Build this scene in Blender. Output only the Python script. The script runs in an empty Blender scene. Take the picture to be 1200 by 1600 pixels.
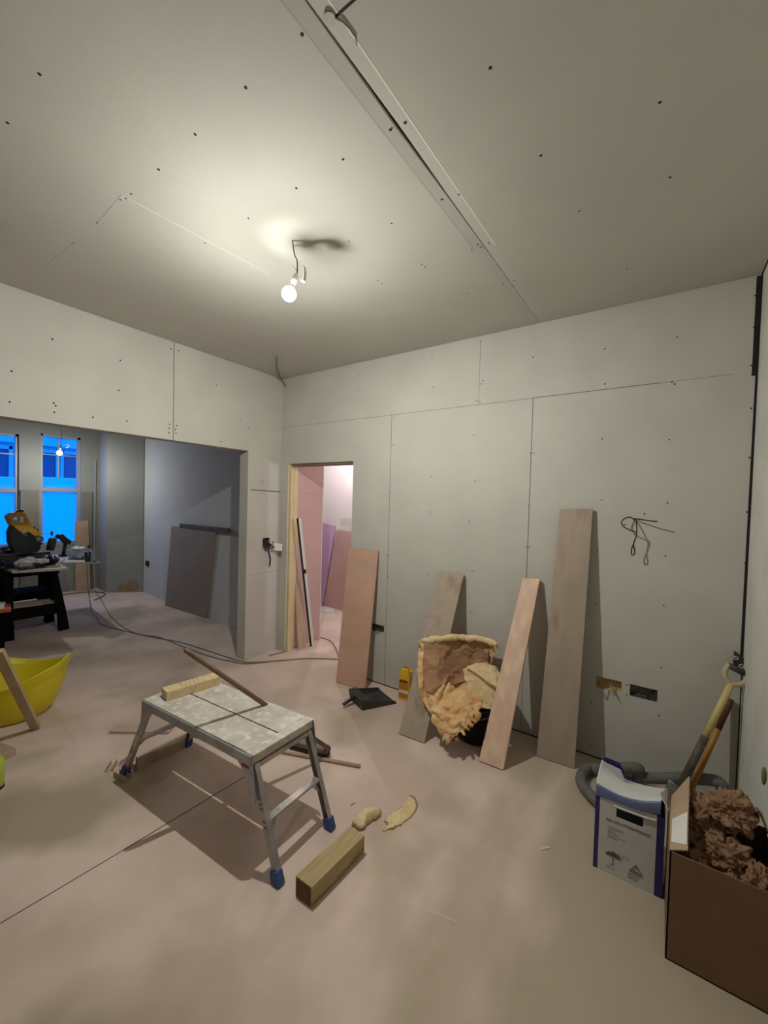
import bpy, bmesh, math, random
from mathutils import Vector, Matrix, noise

random.seed(7)
S = bpy.context.scene
COL = S.collection
PI = math.pi

# ------------------------------------------------------------------ camera
CAM = Vector((3.4035, -2.9539, 1.6418))
YAW, PITCH, ROLL, FPX = 0.6041, -0.02658, 0.0279, 630.54
_f = Vector((-math.sin(YAW) * math.cos(PITCH), math.cos(YAW) * math.cos(PITCH), math.sin(PITCH)))
_r0 = _f.cross(Vector((0, 0, 1))).normalized()
_u0 = _r0.cross(_f)
_r = math.cos(ROLL) * _r0 + math.sin(ROLL) * _u0
_u = -math.sin(ROLL) * _r0 + math.cos(ROLL) * _u0
cd = bpy.data.cameras.new('camera')
cd.sensor_fit = 'VERTICAL'
cd.sensor_height = 36.0
cd.lens = FPX / 1600 * 36.0
cd.clip_start = 0.02
cam = bpy.data.objects.new('camera', cd)
COL.objects.link(cam)
cam.matrix_world = Matrix(((_r.x, _u.x, -_f.x, CAM.x), (_r.y, _u.y, -_f.y, CAM.y), (_r.z, _u.z, -_f.z, CAM.z), (0, 0, 0, 1)))
S.camera = cam


def at(x, y, ax, v):
    """point where the sight line of a photo pixel meets a real plane of the room"""
    d = _f + _r * ((x - 600) / FPX) - _u * ((y - 800) / FPX)
    i = 'xyz'.index(ax)
    return CAM + d * ((v - CAM[i]) / d[i])


# ------------------------------------------------------------------ world, exposure
SKY = 3.3
w = bpy.data.worlds.new('dusk_sky')
S.world = w
w.use_nodes = True
w.node_tree.nodes['Background'].inputs[0].default_value = (0.0, 0.20, 1.0, 1)
w.node_tree.nodes['Background'].inputs[1].default_value = SKY
S.view_settings.view_transform = 'Standard'
S.view_settings.look = 'None'
S.view_settings.gamma = 1
S.view_settings.use_curve_mapping = False
S.view_settings.exposure = 0.18
S.cycles.use_denoising = True
S.cycles.max_bounces = 8
S.cycles.diffuse_bounces = 5
S.cycles.sample_clamp_indirect = 6
MAIN_LAMP, FRONT_LAMP, HALL_LAMP, HALL_FILL = 84.0, 34.0, 480.0, 34.0
# how the bulbs' own light thins out towards the cap
EMIN, EMAX, ETOP = -.50, .85, .065

# ------------------------------------------------------------------ materials
MATS = {}
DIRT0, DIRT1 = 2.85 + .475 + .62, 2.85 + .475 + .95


def mat(name, c1, c2=None, scale=5.0, rough=0.75, metal=0.0, bump=0.0, bscale=None, stretch=(1, 1, 1), detail=4, lo=0.35, hi=0.65,
        c3=None, s3=1.0, l3=0.55, h3=0.7, emit=None, trans=0.0, alpha=None):
    if name in MATS:
        return MATS[name]
    m = bpy.data.materials.new(name)
    m.use_nodes = True
    nt = m.node_tree
    b = nt.nodes['Principled BSDF']
    b.inputs['Roughness'].default_value = rough
    b.inputs['Metallic'].default_value = metal
    b.inputs['Base Color'].default_value = (*c1, 1)
    tc = nt.nodes.new('ShaderNodeTexCoord')
    mp = nt.nodes.new('ShaderNodeMapping')
    mp.inputs['Scale'].default_value = stretch
    nt.links.new(tc.outputs['Object'], mp.inputs['Vector'])

    def ns(sc, dt, lo_, hi_):
        n = nt.nodes.new('ShaderNodeTexNoise')
        n.inputs['Scale'].default_value = sc
        n.inputs['Detail'].default_value = dt
        nt.links.new(mp.outputs['Vector'], n.inputs['Vector'])
        r = nt.nodes.new('ShaderNodeMapRange')
        r.inputs['From Min'].default_value = lo_
        r.inputs['From Max'].default_value = hi_
        nt.links.new(n.outputs['Fac'], r.inputs['Value'])
        return r.outputs['Result'], n

    if c2:
        f, n = ns(scale, detail, lo, hi)
        mx = nt.nodes.new('ShaderNodeMix')
        mx.data_type = 'RGBA'
        mx.inputs[6].default_value = (*c1, 1)
        mx.inputs[7].default_value = (*c2, 1)
        nt.links.new(f, mx.inputs[0])
        out = mx.outputs[2]
        if c3:
            f3, _ = ns(s3, 3, l3, h3)
            m3 = nt.nodes.new('ShaderNodeMix')
            m3.data_type = 'RGBA'
            m3.inputs[7].default_value = (*c3, 1)
            nt.links.new(out, m3.inputs[6])
            nt.links.new(f3, m3.inputs[0])
            out = m3.outputs[2]
        nt.links.new(out, b.inputs['Base Color'])
    if bump:
        _, n2 = ns(bscale or scale, 6, 0, 1)
        bp = nt.nodes.new('ShaderNodeBump')
        bp.inputs['Strength'].default_value = min(1, bump)
        bp.inputs['Distance'].default_value = 0.01
        nt.links.new(n2.outputs['Fac'], bp.inputs['Height'])
        nt.links.new(bp.outputs['Normal'], b.inputs['Normal'])
    if emit:
        b.inputs['Emission Color'].default_value = (*emit[0], 1)
        b.inputs['Emission Strength'].default_value = emit[1]
    if trans:
        b.inputs['Transmission Weight'].default_value = trans
        b.inputs['IOR'].default_value = 1.3
    MATS[name] = m
    return m


board_m = mat('plasterboard', (.50, .485, .44), (.54, .525, .475), 3, .85, bump=.05, bscale=60)
ceil_m = mat('ceiling_board', (.50, .49, .445), (.535, .525, .475), 2, .85, bump=.04, bscale=50)
seam_m = mat('thin_seam', (.10, .095, .085), rough=.9)
dark_m = mat('dark_gap', (.012, .011, .010), rough=.9)
gapl_m = mat('board_edge_line', (.30, .285, .25), rough=.9)
chalk_m = mat('paper_edge', (.60, .59, .54), rough=.9)
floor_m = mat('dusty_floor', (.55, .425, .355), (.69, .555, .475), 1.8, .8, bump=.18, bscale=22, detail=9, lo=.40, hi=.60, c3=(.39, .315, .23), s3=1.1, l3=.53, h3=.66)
plaster_m = mat('old_plaster', (.52, .52, .47), (.60, .59, .54), 4, .9, bump=.25, bscale=18)
pinkboard_m = mat('pink_plasterboard', (.46, .315, .30), (.50, .345, .325), 3, .85)
hallwall_m = mat('hall_plaster', (.74, .72, .69), (.74, .64, .63), 2, .85)
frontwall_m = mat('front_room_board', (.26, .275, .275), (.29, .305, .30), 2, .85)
ply_m = mat('worn_plywood', (.42, .30, .21), (.50, .36, .26), 3, .7, stretch=(3, 3, .6), bump=.06, bscale=30, c3=(.33, .26, .19), s3=2)
plypink_m = mat('pink_plywood', (.55, .33, .24), (.62, .40, .29), 2.5, .6, stretch=(1, 1, 1.6), bump=.03, bscale=30, c3=(.50, .37, .31), s3=2)
plygrey_m = mat('grey_plywood', (.36, .29, .225), (.43, .345, .27), 3, .75, stretch=(3, 3, .8), bump=.06, bscale=30, c3=(.30, .225, .16), s3=3)
pine_m = mat('pale_planed_board', (.64, .43, .31), (.76, .56, .42), 5, .65, stretch=(4, 4, .7), bump=.05, bscale=30, c3=(.70, .44, .34), s3=3)
edge_m = mat('board_end_grain', (.22, .14, .09), (.40, .28, .18), 60, .8)
timber_m = mat('yellow_timber', (.56, .43, .22), (.68, .55, .32), 8, .7, stretch=(.6, 6, 6), bump=.08, bscale=30)
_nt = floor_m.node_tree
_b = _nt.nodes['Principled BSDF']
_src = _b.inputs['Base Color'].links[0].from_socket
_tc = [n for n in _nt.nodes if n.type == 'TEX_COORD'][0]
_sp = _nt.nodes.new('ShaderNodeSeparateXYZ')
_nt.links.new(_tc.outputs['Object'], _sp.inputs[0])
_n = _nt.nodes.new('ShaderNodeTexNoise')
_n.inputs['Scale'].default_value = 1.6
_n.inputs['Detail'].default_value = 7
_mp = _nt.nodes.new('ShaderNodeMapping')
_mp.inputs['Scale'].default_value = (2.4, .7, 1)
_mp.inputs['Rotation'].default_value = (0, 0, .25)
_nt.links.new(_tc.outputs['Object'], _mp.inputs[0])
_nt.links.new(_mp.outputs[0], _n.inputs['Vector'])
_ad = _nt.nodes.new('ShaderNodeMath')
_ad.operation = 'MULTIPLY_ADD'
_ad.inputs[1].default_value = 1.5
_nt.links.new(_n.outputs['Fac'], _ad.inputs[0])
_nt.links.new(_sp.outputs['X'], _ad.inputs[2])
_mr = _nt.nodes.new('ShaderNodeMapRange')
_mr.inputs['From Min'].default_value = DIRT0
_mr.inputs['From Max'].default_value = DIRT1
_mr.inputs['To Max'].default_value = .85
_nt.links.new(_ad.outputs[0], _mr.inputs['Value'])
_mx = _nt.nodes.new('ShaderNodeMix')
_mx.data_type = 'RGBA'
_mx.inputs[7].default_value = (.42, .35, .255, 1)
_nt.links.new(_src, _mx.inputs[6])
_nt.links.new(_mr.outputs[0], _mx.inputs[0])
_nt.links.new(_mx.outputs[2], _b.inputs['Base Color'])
treated_m = mat('treated_timber', (.36, .27, .12), (.44, .35, .18), 9, .7, stretch=(8, .7, 5), bump=.12, bscale=25, c3=(.27, .17, .06), s3=4, l3=.56)
endg_m = mat('dark_end_grain', (.10, .05, .02), (.16, .09, .04), 40, .8)
stud_m = mat('green_pine_stud', (.55, .45, .24), (.66, .56, .34), 5, .7, stretch=(4, 4, .8), c3=(.42, .25, .12), s3=5, l3=.66, h3=.72)
alu_m = mat('dusty_aluminium', (.33, .315, .32), (.46, .44, .43), 12, .45, .55, bump=.05, bscale=40, c3=(.62, .57, .50), s3=9, l3=.5)
alud_m = mat('bare_aluminium', (.33, .33, .36), (.45, .45, .47), 16, .4, .7)
deck_m = mat('plaster_spattered_deck', (.48, .44, .39), (.62, .57, .50), 9, .7, .15, bump=.15, bscale=30, c3=(.70, .66, .60), s3=22, l3=.52, h3=.66)
blue_m = mat('blue_rubber', (.03, .07, .22), (.05, .10, .28), 20, .6)
red_m = mat('red_sticker', (.30, .03, .03), rough=.5)
black_m = mat('black_plastic', (.006, .0065, .007), (.012, .0125, .013), 12, .42)
blackdust_m = mat('dusty_black_plastic', (.02, .022, .022), (.05, .052, .05), 10, .6)
blackw_m = mat('black_sawhorse_plastic', (.004, .004, .004), rough=.95)
blackw_m.node_tree.nodes['Principled BSDF'].inputs['Specular IOR Level'].default_value = .15
white_m = mat('white_plastic', (.75, .74, .70), rough=.4)
offw_m = mat('white_card', (.56, .57, .56), (.62, .62, .61), 5, .6)
navy_m = mat('navy_print', (.018, .012, .13), (.024, .018, .16), 6, .5)
bband_m = mat('slate_blue_print', (.10, .12, .25), (.13, .15, .29), 8, .4)
ink_m = mat('grey_ink', (.10, .10, .11), rough=.7)
lt_ink_m = mat('pale_grey_ink', (.33, .33, .34), rough=.7)
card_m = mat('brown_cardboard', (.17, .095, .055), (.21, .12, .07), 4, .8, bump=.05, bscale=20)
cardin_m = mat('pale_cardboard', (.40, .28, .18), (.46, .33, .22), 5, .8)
paper_m = mat('brown_packing_paper', (.20, .105, .055), (.33, .19, .105), 5, .7, bump=.15, bscale=12)
wool_m = mat('glass_wool', (.70, .42, .19), (.82, .60, .32), 9, .95, bump=.9, bscale=28, detail=8, c3=(.56, .30, .14), s3=4, l3=.5, h3=.62)
woolp_m = mat('pale_glass_wool', (.66, .49, .27), (.76, .60, .36), 9, .95, bump=.9, bscale=30, detail=8)
yel_m = mat('yellow_tub_plastic', (.62, .52, .008), (.70, .58, .012), 3, .45)
yel2_m = mat('yellow_bottle_plastic', (.80, .48, .03), rough=.35)
orange_m = mat('amber_label', (.55, .22, .02), rough=.5)
sawy_m = mat('saw_yellow', (.90, .50, .05), rough=.4)
lime_m = mat('lime_plastic', (.42, .50, .05), rough=.5)
grey_m = mat('grey_foam_pipe', (.115, .12, .115), (.15, .155, .145), 14, .8, bump=.1)
shaft_m = mat('yellow_fibreglass', (.58, .45, .16), (.66, .53, .22), 6, .5)
shaftd_m = mat('worn_dark_socket', (.07, .06, .045), (.13, .11, .08), 20, .6)
amber_m = mat('amber_shaft', (.36, .16, .02), (.42, .20, .03), 6, .5)
broom_m = mat('dark_wood_pole', (.16, .09, .055), (.22, .13, .085), 8, .55, stretch=(4, 1, 1))
broomh_m = mat('grey_green_brush_block', (.15, .135, .10), (.22, .20, .16), 15, .8)
brist_m = mat('dark_bristles', (.03, .022, .018), (.06, .045, .035), 80, .95)
stick_m = mat('bare_stick', (.42, .27, .19), (.50, .34, .25), 8, .7)
scrap_m = mat('pinkish_offcut', (.47, .34, .27), (.54, .40, .32), 6, .75)
cable_m = mat('grey_cable', (.19, .18, .165), rough=.6)
cableb_m = mat('black_cable', (.015, .013, .012), rough=.5)
steel_m = mat('galvanised_box', (.16, .16, .15), (.30, .30, .28), 30, .5, .6)
brass_m = mat('exposed_wool_in_box', (.50, .36, .16), (.60, .45, .22), 30, .9)
top_m = mat('white_worktop', (.46, .45, .43), (.55, .53, .50), 9, .6)
sash_m = mat('painted_sash', (.32, .34, .38), rough=.5)
pierdark_m = mat('dark_pier_panel', (.20, .19, .17), (.24, .23, .21), 4, .8)
levelbody_m = mat('anodised_level', (.075, .06, .045), (.09, .075, .06), 12, .6)  # dark warm brown body colour of the level
greyboard_m = mat('grey_plasterboard_back', (.26, .22, .19), (.285, .245, .21), 3, .85)
mauve_m = mat('mauve_board', (.46, .26, .42), (.52, .30, .46), 3, .8)
rose_m = mat('rose_board', (.40, .24, .22), (.45, .28, .25), 3, .8)
facade_m = mat('pale_stone_facade', (.45, .55, .60), (.52, .60, .66), 2, .8)
facw_m = mat('dark_facade_window', (.07, .07, .14), rough=.3)
cloth_m = mat('white_cloth', (.60, .60, .62), (.68, .68, .70), 8, .9, bump=.3)
maroon_m = mat('maroon_plastic', (.10, .025, .03), rough=.5)
stain_m = mat('bare_brown_plaster', (.24, .17, .10), (.32, .24, .16), 20, .95, bump=.5)
clear_m = mat('clear_plastic', (.9, .93, .95), rough=.08, trans=.9)
glass_m = mat('lamp_glass', (1, 1, 1), rough=.02, trans=1.0)


def lamp_mat(name, col, strength):
    m = bpy.data.materials.new(name)
    m.use_nodes = True
    nt = m.node_tree
    nt.nodes.remove(nt.nodes['Principled BSDF'])
    e = nt.nodes.new('ShaderNodeEmission')
    e.inputs[0].default_value = (*col, 1)
    e.inputs[1].default_value = strength
    nt.links.new(e.outputs[0], nt.nodes['Material Output'].inputs[0])
    return m


def pane_mat(name, diffuse):
    """window glass; the lower sashes carry a milky protective film"""
    m = bpy.data.materials.new(name)
    m.use_nodes = True
    nt = m.node_tree
    nt.nodes.remove(nt.nodes['Principled BSDF'])
    t = nt.nodes.new('ShaderNodeBsdfTransparent')
    t.inputs[0].default_value = (.96, .98, 1, 1)
    if diffuse:
        d = nt.nodes.new('ShaderNodeBsdfTranslucent')
        d.inputs[0].default_value = (.95, .97, 1, 1)
        o = d
    else:
        o = nt.nodes.new('ShaderNodeBsdfGlossy')
        o.inputs[1].default_value = .02
    mx = nt.nodes.new('ShaderNodeMixShader')
    mx.inputs[0].default_value = .80 if diffuse else .05
    nt.links.new(t.outputs[0], mx.inputs[1])
    nt.links.new(o.outputs[0], mx.inputs[2])
    nt.links.new(mx.outputs[0], nt.nodes['Material Output'].inputs[0])
    return m


film_m = pane_mat('filmed_glass', True)
pane_m = pane_mat('clear_pane', False)


# ------------------------------------------------------------------ mesh helpers
def V(*a):
    return Vector(a)


class MB:
    def __init__(self):
        self.bm = bmesh.new()

    def hexa(self, c8, bev=0.0):
        """eight corners: bottom ring 0-3 then top ring 4-7"""
        b = bmesh.new()
        v = [b.verts.new(c) for c in c8]
        for q in ((0, 3, 2, 1), (4, 5, 6, 7), (0, 1, 5, 4), (1, 2, 6, 5), (2, 3, 7, 6), (3, 0, 4, 7)):
            b.faces.new([v[i] for i in q])
        bmesh.ops.recalc_face_normals(b, faces=b.faces)
        if bev:
            bmesh.ops.bevel(b, geom=b.edges[:], offset=bev, segments=2, affect='EDGES', profile=.6)
        self.join(b)
        return self

    def join(self, b):
        me = bpy.data.meshes.new('t')
        b.to_mesh(me)
        b.free()
        self.bm.from_mesh(me)
        bpy.data.meshes.remove(me)

    def box(self, x0, x1, y0, y1, z0, z1, bev=0.0, M=None):
        c = [V(x0, y0, z0), V(x1, y0, z0), V(x1, y1, z0), V(x0, y1, z0), V(x0, y0, z1), V(x1, y0, z1), V(x1, y1, z1), V(x0, y1, z1)]
        if M:
            c = [M @ p for p in c]
        return self.hexa(c, bev)

    def beam(self, p0, p1, wd, ht, up=V(0, 0, 1), bev=0.0, w1=None, h1=None):
        p0, p1 = Vector(p0), Vector(p1)
        d = (p1 - p0).normalized()
        s = d.cross(Vector(up)).normalized()
        u = s.cross(d)
        w1 = w1 or wd
        h1 = h1 or ht
        r0 = [p0 + s * (a * wd / 2) + u * (b * ht / 2) for a, b in ((-1, -1), (1, -1), (1, 1), (-1, 1))]
        r1 = [p1 + s * (a * w1 / 2) + u * (b * h1 / 2) for a, b in ((-1, -1), (1, -1), (1, 1), (-1, 1))]
        return self.hexa(r0 + r1, bev)

    def slab(self, a, b, c, d, n, t, bev=0.0):
        """quad a-b-c-d thickened by t along n"""
        n = Vector(n).normalized() * t
        q = [Vector(p) for p in (a, b, c, d)]
        return self.hexa([q[0], q[1], q[1] + n, q[0] + n, q[3], q[2], q[2] + n, q[3] + n], bev)

    def tube(self, pts, r, seg=8, caps=True):
        pts = [Vector(p) for p in pts]
        rs = r if isinstance(r, (list, tuple)) else [r] * len(pts)
        b = self.bm
        rings = []
        ref = None
        for i, p in enumerate(pts):
            t = (pts[min(i + 1, len(pts) - 1)] - pts[max(i - 1, 0)])
            t = t.normalized() if t.length > 1e-9 else V(0, 0, 1)
            if ref is None:
                ref = t.orthogonal().normalized()
            ref = (ref - t * ref.dot(t))
            ref = ref.normalized() if ref.length > 1e-6 else t.orthogonal().normalized()
            bi = t.cross(ref)
            rings.append([b.verts.new(p + (ref * math.cos(a) + bi * math.sin(a)) * rs[i]) for a in [2 * PI * k / seg for k in range(seg)]])
        for i in range(len(rings) - 1):
            for k in range(seg):
                b.faces.new((rings[i][k], rings[i][(k + 1) % seg], rings[i + 1][(k + 1) % seg], rings[i + 1][k]))
        if caps:
            b.faces.new(rings[0][::-1])
            b.faces.new(rings[-1])
        return self

    def lathe(self, prof, M=Matrix(), seg=32, caps=True, fn=None):
        b = self.bm
        rings = []
        for r, z in prof:
            ring = []
            for k in range(seg):
                a = 2 * PI * k / seg
                p = V(r * math.cos(a), r * math.sin(a), z)
                if fn:
                    p = fn(p, a, r, z)
                ring.append(b.verts.new(M @ p))
            rings.append(ring)
        for i in range(len(rings) - 1):
            for k in range(seg):
                b.faces.new((rings[i][k], rings[i][(k + 1) % seg], rings[i + 1][(k + 1) % seg], rings[i + 1][k]))
        if caps:
            b.faces.new(rings[0][::-1])
            b.faces.new(rings[-1])
        return self

    def prism(self, pts, n, t):
        """planar outline (3D points) thickened by t along n"""
        n = Vector(n).normalized() * t
        b = self.bm
        lo = [b.verts.new(Vector(p)) for p in pts]
        hi = [b.verts.new(Vector(p) + n) for p in pts]
        b.faces.new(lo[::-1])
        b.faces.new(hi)
        for i in range(len(pts)):
            j = (i + 1) % len(pts)
            b.faces.new((lo[i], lo[j], hi[j], hi[i]))
        return self

    def sheet(self, fn, nu, nv, t=0.0, disp=None):
        """surface fn(u,v) with real thickness t behind it"""
        b = self.bm
        P = [[Vector(fn(i / nu, j / nv)) for j in range(nv + 1)] for i in range(nu + 1)]
        N = [[None] * (nv + 1) for _ in range(nu + 1)]
        for i in range(nu + 1):
            for j in range(nv + 1):
                du = P[min(i + 1, nu)][j] - P[max(i - 1, 0)][j]
                dv = P[i][min(j + 1, nv)] - P[i][max(j - 1, 0)]
                n = du.cross(dv)
                N[i][j] = n.normalized() if n.length > 1e-9 else V(0, 0, 1)
        A = [[b.verts.new(P[i][j] + (N[i][j] * disp(P[i][j]) if disp else V(0, 0, 0))) for j in range(nv + 1)] for i in range(nu + 1)]
        for i in range(nu):
            for j in range(nv):
                b.faces.new((A[i][j], A[i + 1][j], A[i + 1][j + 1], A[i][j + 1]))
        if t:
            B = [[b.verts.new(P[i][j] - N[i][j] * t) for j in range(nv + 1)] for i in range(nu + 1)]
            for i in range(nu):
                for j in range(nv):
                    b.faces.new((B[i][j], B[i][j + 1], B[i + 1][j + 1], B[i + 1][j]))
            for i in range(nu):
                b.faces.new((A[i][0], B[i][0], B[i + 1][0], A[i + 1][0]))
                b.faces.new((A[i][nv], A[i + 1][nv], B[i + 1][nv], B[i][nv]))
            for j in range(nv):
                b.faces.new((A[0][j], A[0][j + 1], B[0][j + 1], B[0][j]))
                b.faces.new((A[nu][j], B[nu][j], B[nu][j + 1], A[nu][j + 1]))
        return self

    def out(self, name, m, parent=None, smooth=False, recalc=True):
        if recalc:
            bmesh.ops.recalc_face_normals(self.bm, faces=self.bm.faces)
        off = V(0, 0, 0)
        q = parent
        while q is not None:
            off += q.location
            q = q.parent
        if parent is None:
            co = [v.co for v in self.bm.verts]
            off = V((min(c.x for c in co) + max(c.x for c in co)) / 2, (min(c.y for c in co) + max(c.y for c in co)) / 2, min(c.z for c in co))
        for v in self.bm.verts:
            v.co -= off
        me = bpy.data.meshes.new(name)
        self.bm.to_mesh(me)
        self.bm.free()
        me.materials.append(m)
        if smooth:
            for p in me.polygons:
                p.use_smooth = True
        o = bpy.data.objects.new(name, me)
        COL.objects.link(o)
        if parent is not None:
            o.parent = parent
        else:
            o.location = off
        return o


def smooth_angle(o, deg=40):
    for p in o.data.polygons:
        p.use_smooth = True
    me = o.data
    bm = bmesh.new()
    bm.from_mesh(me)
    for e in bm.edges:
        if len(e.link_faces) == 2 and e.calc_face_angle(0) > math.radians(deg):
            e.smooth = False
    bm.to_mesh(me)
    bm.free()
    return o


def tag(o, label, cat, group=None, kind=None):
    o['label'] = label
    o['category'] = cat
    if group:
        o['group'] = group
    if kind:
        o['kind'] = kind
    return o


def thing(name, loc, label, cat, group=None):
    o = bpy.data.objects.new(name, None)
    o.empty_display_size = .1
    COL.objects.link(o)
    o.location = Vector(loc)
    return tag(o, label, cat, group)


def struct(o):
    o['kind'] = 'structure'
    return o


def plabel(o, s):
    o['label'] = s
    return o


def text_mesh(s, size, M, m, parent, name='lettering', depth=.0006, spacing=1.0):
    c = bpy.data.curves.new('t', 'FONT')
    c.body = s
    c.size = size
    c.extrude = depth
    c.space_character = spacing
    to = bpy.data.objects.new('t', c)
    COL.objects.link(to)
    dg = bpy.context.evaluated_depsgraph_get()
    me = bpy.data.meshes.new_from_object(to.evaluated_get(dg))
    bpy.data.objects.remove(to)
    bpy.data.curves.remove(c)
    b = MB()
    b.bm.from_mesh(me)
    bpy.data.meshes.remove(me)
    for v in b.bm.verts:
        v.co = M @ v.co
    return b.out(name, m, parent, recalc=False)


def frame(o, x, y):
    """matrix placing text: local x along x, local y along y"""
    x, y = Vector(x).normalized(), Vector(y).normalized()
    z = x.cross(y)
    return Matrix(((x.x, y.x, z.x, o[0]), (x.y, y.y, z.y, o[1]), (x.z, y.z, z.z, o[2]), (0, 0, 0, 1)))


def wall_cells(mb, axis, a_cuts, z_cuts, t0, t1, holes):
    for i in range(len(a_cuts) - 1):
        for k in range(len(z_cuts) - 1):
            ac, zc = (a_cuts[i] + a_cuts[i + 1]) / 2, (z_cuts[k] + z_cuts[k + 1]) / 2
            if any(h[0] < ac < h[1] and h[2] < zc < h[3] for h in holes):
                continue
            if axis == 'x':
                mb.box(a_cuts[i], a_cuts[i + 1], t0, t1, z_cuts[k], z_cuts[k + 1])
            else:
                mb.box(t0, t1, a_cuts[i], a_cuts[i + 1], z_cuts[k], z_cuts[k + 1])


def catmull(pts, n=8):
    pts = [Vector(p) for p in pts]
    out = []
    for i in range(len(pts) - 1):
        p0, p1, p2, p3 = pts[max(i - 1, 0)], pts[i], pts[i + 1], pts[min(i + 2, len(pts) - 1)]
        for k in range(n):
            t = k / n
            out.append(.5 * ((2 * p1) + (p2 - p0) * t + (2 * p0 - 5 * p1 + 4 * p2 - p3) * t * t + (3 * p1 - p0 - 3 * p2 + p3) * t ** 3))
    out.append(pts[-1])
    return out


# ------------------------------------------------------------------ the setting
H = 2.92
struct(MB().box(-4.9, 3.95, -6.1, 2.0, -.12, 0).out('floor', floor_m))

# back wall (y = 0) with the doorway and three cut-outs for sockets
SK = [(3.088, 3.232, .465, .540), (3.276, 3.420, .465, .540), (1.265, 1.400, .470, .530)]
holes = [(.12, 1.0, -1, 2.01)] + [(a, b, c, d) for a, b, c, d in SK]
xs = sorted({-.0, .12, 1.0, 3.794} | {v for s in SK for v in s[:2]})
HW = H + .0125
zs = sorted({0, 2.01, HW} | {v for s in SK for v in s[2:]})
mb = MB()
wall_cells(mb, 'x', xs, zs, 0, .10, holes)
wall_back = struct(mb.out('wall_back', board_m))

# opening wall (x = 0): pier, header over the wide opening, far end
PS = (-.225, -.135, 1.115, 1.225)
mb = MB()
wall_cells(mb, 'y', [-6.0, -3.4, -.42, PS[0], PS[1], 0], [0, PS[2], PS[3], 2.105, HW], -.13, 0, [(-3.4, -.42, -1, 2.105), PS])
wall_left = struct(mb.out('wall_left', board_m))
mb = MB()
mb.box(3.8, 3.92, -6.0, .1, 0, HW)
wall_right = struct(mb.out('wall_right', plaster_m))
struct(MB().box(-4.8, 3.92, -6.12, -6.0, 0, HW).out('wall_rear', mat('low_bounce_brown', (.16, .09, .06), (.22, .14, .10), 6, .9)))  # unseen rear wall, coloured dark to cut the bounced light

# ceiling boards with a real open joint between them, carried by a deck above
z = H
mb = MB()


def jx(y):
    return 2.62 + (y + 1.2) * .02


def gw(y):
    return .0010 + .0016 * max(0, min(1, (-y - .4))) + .0045 * math.exp(-((y + 1.78) / .28) ** 2)


ys = [-5.99, -4.49, -3.5, -2.6, -2.2, -2.0, -1.8, -1.6, -1.4, -1.2, -1.0, -.8, -.6, -.4, -.2, -.006]
for y0, y1 in zip(ys[:-1], ys[1:]):
    for sgn in (-1, 1):
        c0, c1 = jx(y0), jx(y1)
        g0, g1 = gw(y0), gw(y1)
        tp = .048
        ed = .006 if sgn < 0 else 3.792
        A = [V(ed, y0, z), V(c0 + sgn * tp, y0, z), V(c1 + sgn * tp, y1, z), V(ed, y1, z)]
        mb.hexa(A + [p + V(0, 0, .0125) for p in A])
        B = [V(c0 + sgn * tp, y0, z), V(c0 + sgn * g0, y0, z + .0022), V(c1 + sgn * g1, y1, z + .0022), V(c1 + sgn * tp, y1, z)]
        mb.hexa(B + [V(p.x, p.y, z + .0125) for p in B])
ceiling = struct(mb.out('ceiling', ceil_m))
cj = MB().box(-.13, 3.92, -6.12, .10, H + .0125, H + .10).out('ceiling_deck', dark_m, ceiling)
mb = MB()
for y0, y1 in zip(ys[3:-6], ys[4:-5]):
    mb.beam((jx(y0) + .050, y0, H + .0001), (jx(y1) + .050, y1, H + .0001), .0060, .0010)
mb.out('paper_edge', mat('pale_paper_edge', (.80, .79, .73), rough=.9), ceiling)
mb = MB()
for y0, y1 in zip(ys[3:-6], ys[4:-5]):
    mb.beam((jx(y0) - .052, y0, H + .0003), (jx(y1) - .052, y1, H + .0003), .0050, .0010)
mb.out('paper_edge', mat('soft_grey_edge', (.42, .41, .375), rough=.9), ceiling)
mb = MB()
mb.beam((2.62, -2.14, H - .0002), (3.79, -2.15, H - .0002), .006, .0012)
mb.out('board_joint', dark_m, ceiling)
mb = MB()
mb.beam(at(190, 305, 'z', H), at(420, 428, 'z', H), .004, .0012)
mb.beam(at(152, 350, 'z', H), at(190, 305, 'z', H), .003, .0012)
mb.beam(at(60, 425, 'z', H), at(115, 380, 'z', H), .003, .0012)
mb.out('board_joint', chalk_m, ceiling)
# torn paper and cracked filler at the joint's near end
mb = MB()
mb.tube([at(521, 27, 'z', H - .001), at(535, 34, 'z', H - .002), at(546, 45, 'z', H - .001), at(555, 58, 'z', H - .001), at(557, 70, 'z', H)], .0022, 6)
mb.out('torn_paper', gapl_m, ceiling)
mb = MB()
mb.lathe([(.004, 0), (.016, -.001), (.016, -.003)], Matrix.Translation(at(515, 28, 'z', H)), 12)
mb.out('filler_patch', ceil_m, ceiling)

# joints, edges and screw heads on the boards
mb = MB()
for a, b, wd in (((1.421, 1.42), (0, 2.40), .0028), ((2.62, 2.62), (1.0, 2.40), .0038), ((2.62, 2.62), (0.0, 1.0), .0025)):
    mb.beam((a[0], -.0003, b[0]), (a[1], -.0003, b[1]), wd, .0012, up=(0, 1, 0))
mb.beam((2.62, -.0003, 2.402), (3.36, -.0003, 2.402), .0035, .0012, up=(0, 1, 0))
mb.out('board_joint', seam_m, wall_back)
mb = MB()
mb.beam((.0, -.0003, 2.40), (2.62, -.0003, 2.40), .0045, .0012, up=(0, 1, 0))
mb.beam((3.36, -.0003, 2.402), (3.7, -.0003, 2.402), .003, .0012, up=(0, 1, 0))
mb.beam((2.215, -.0003, 2.41), (2.215, -.0003, 2.90), .003, .0012, up=(0, 1, 0))
mb.out('board_joint', gapl_m, wall_back)
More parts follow.
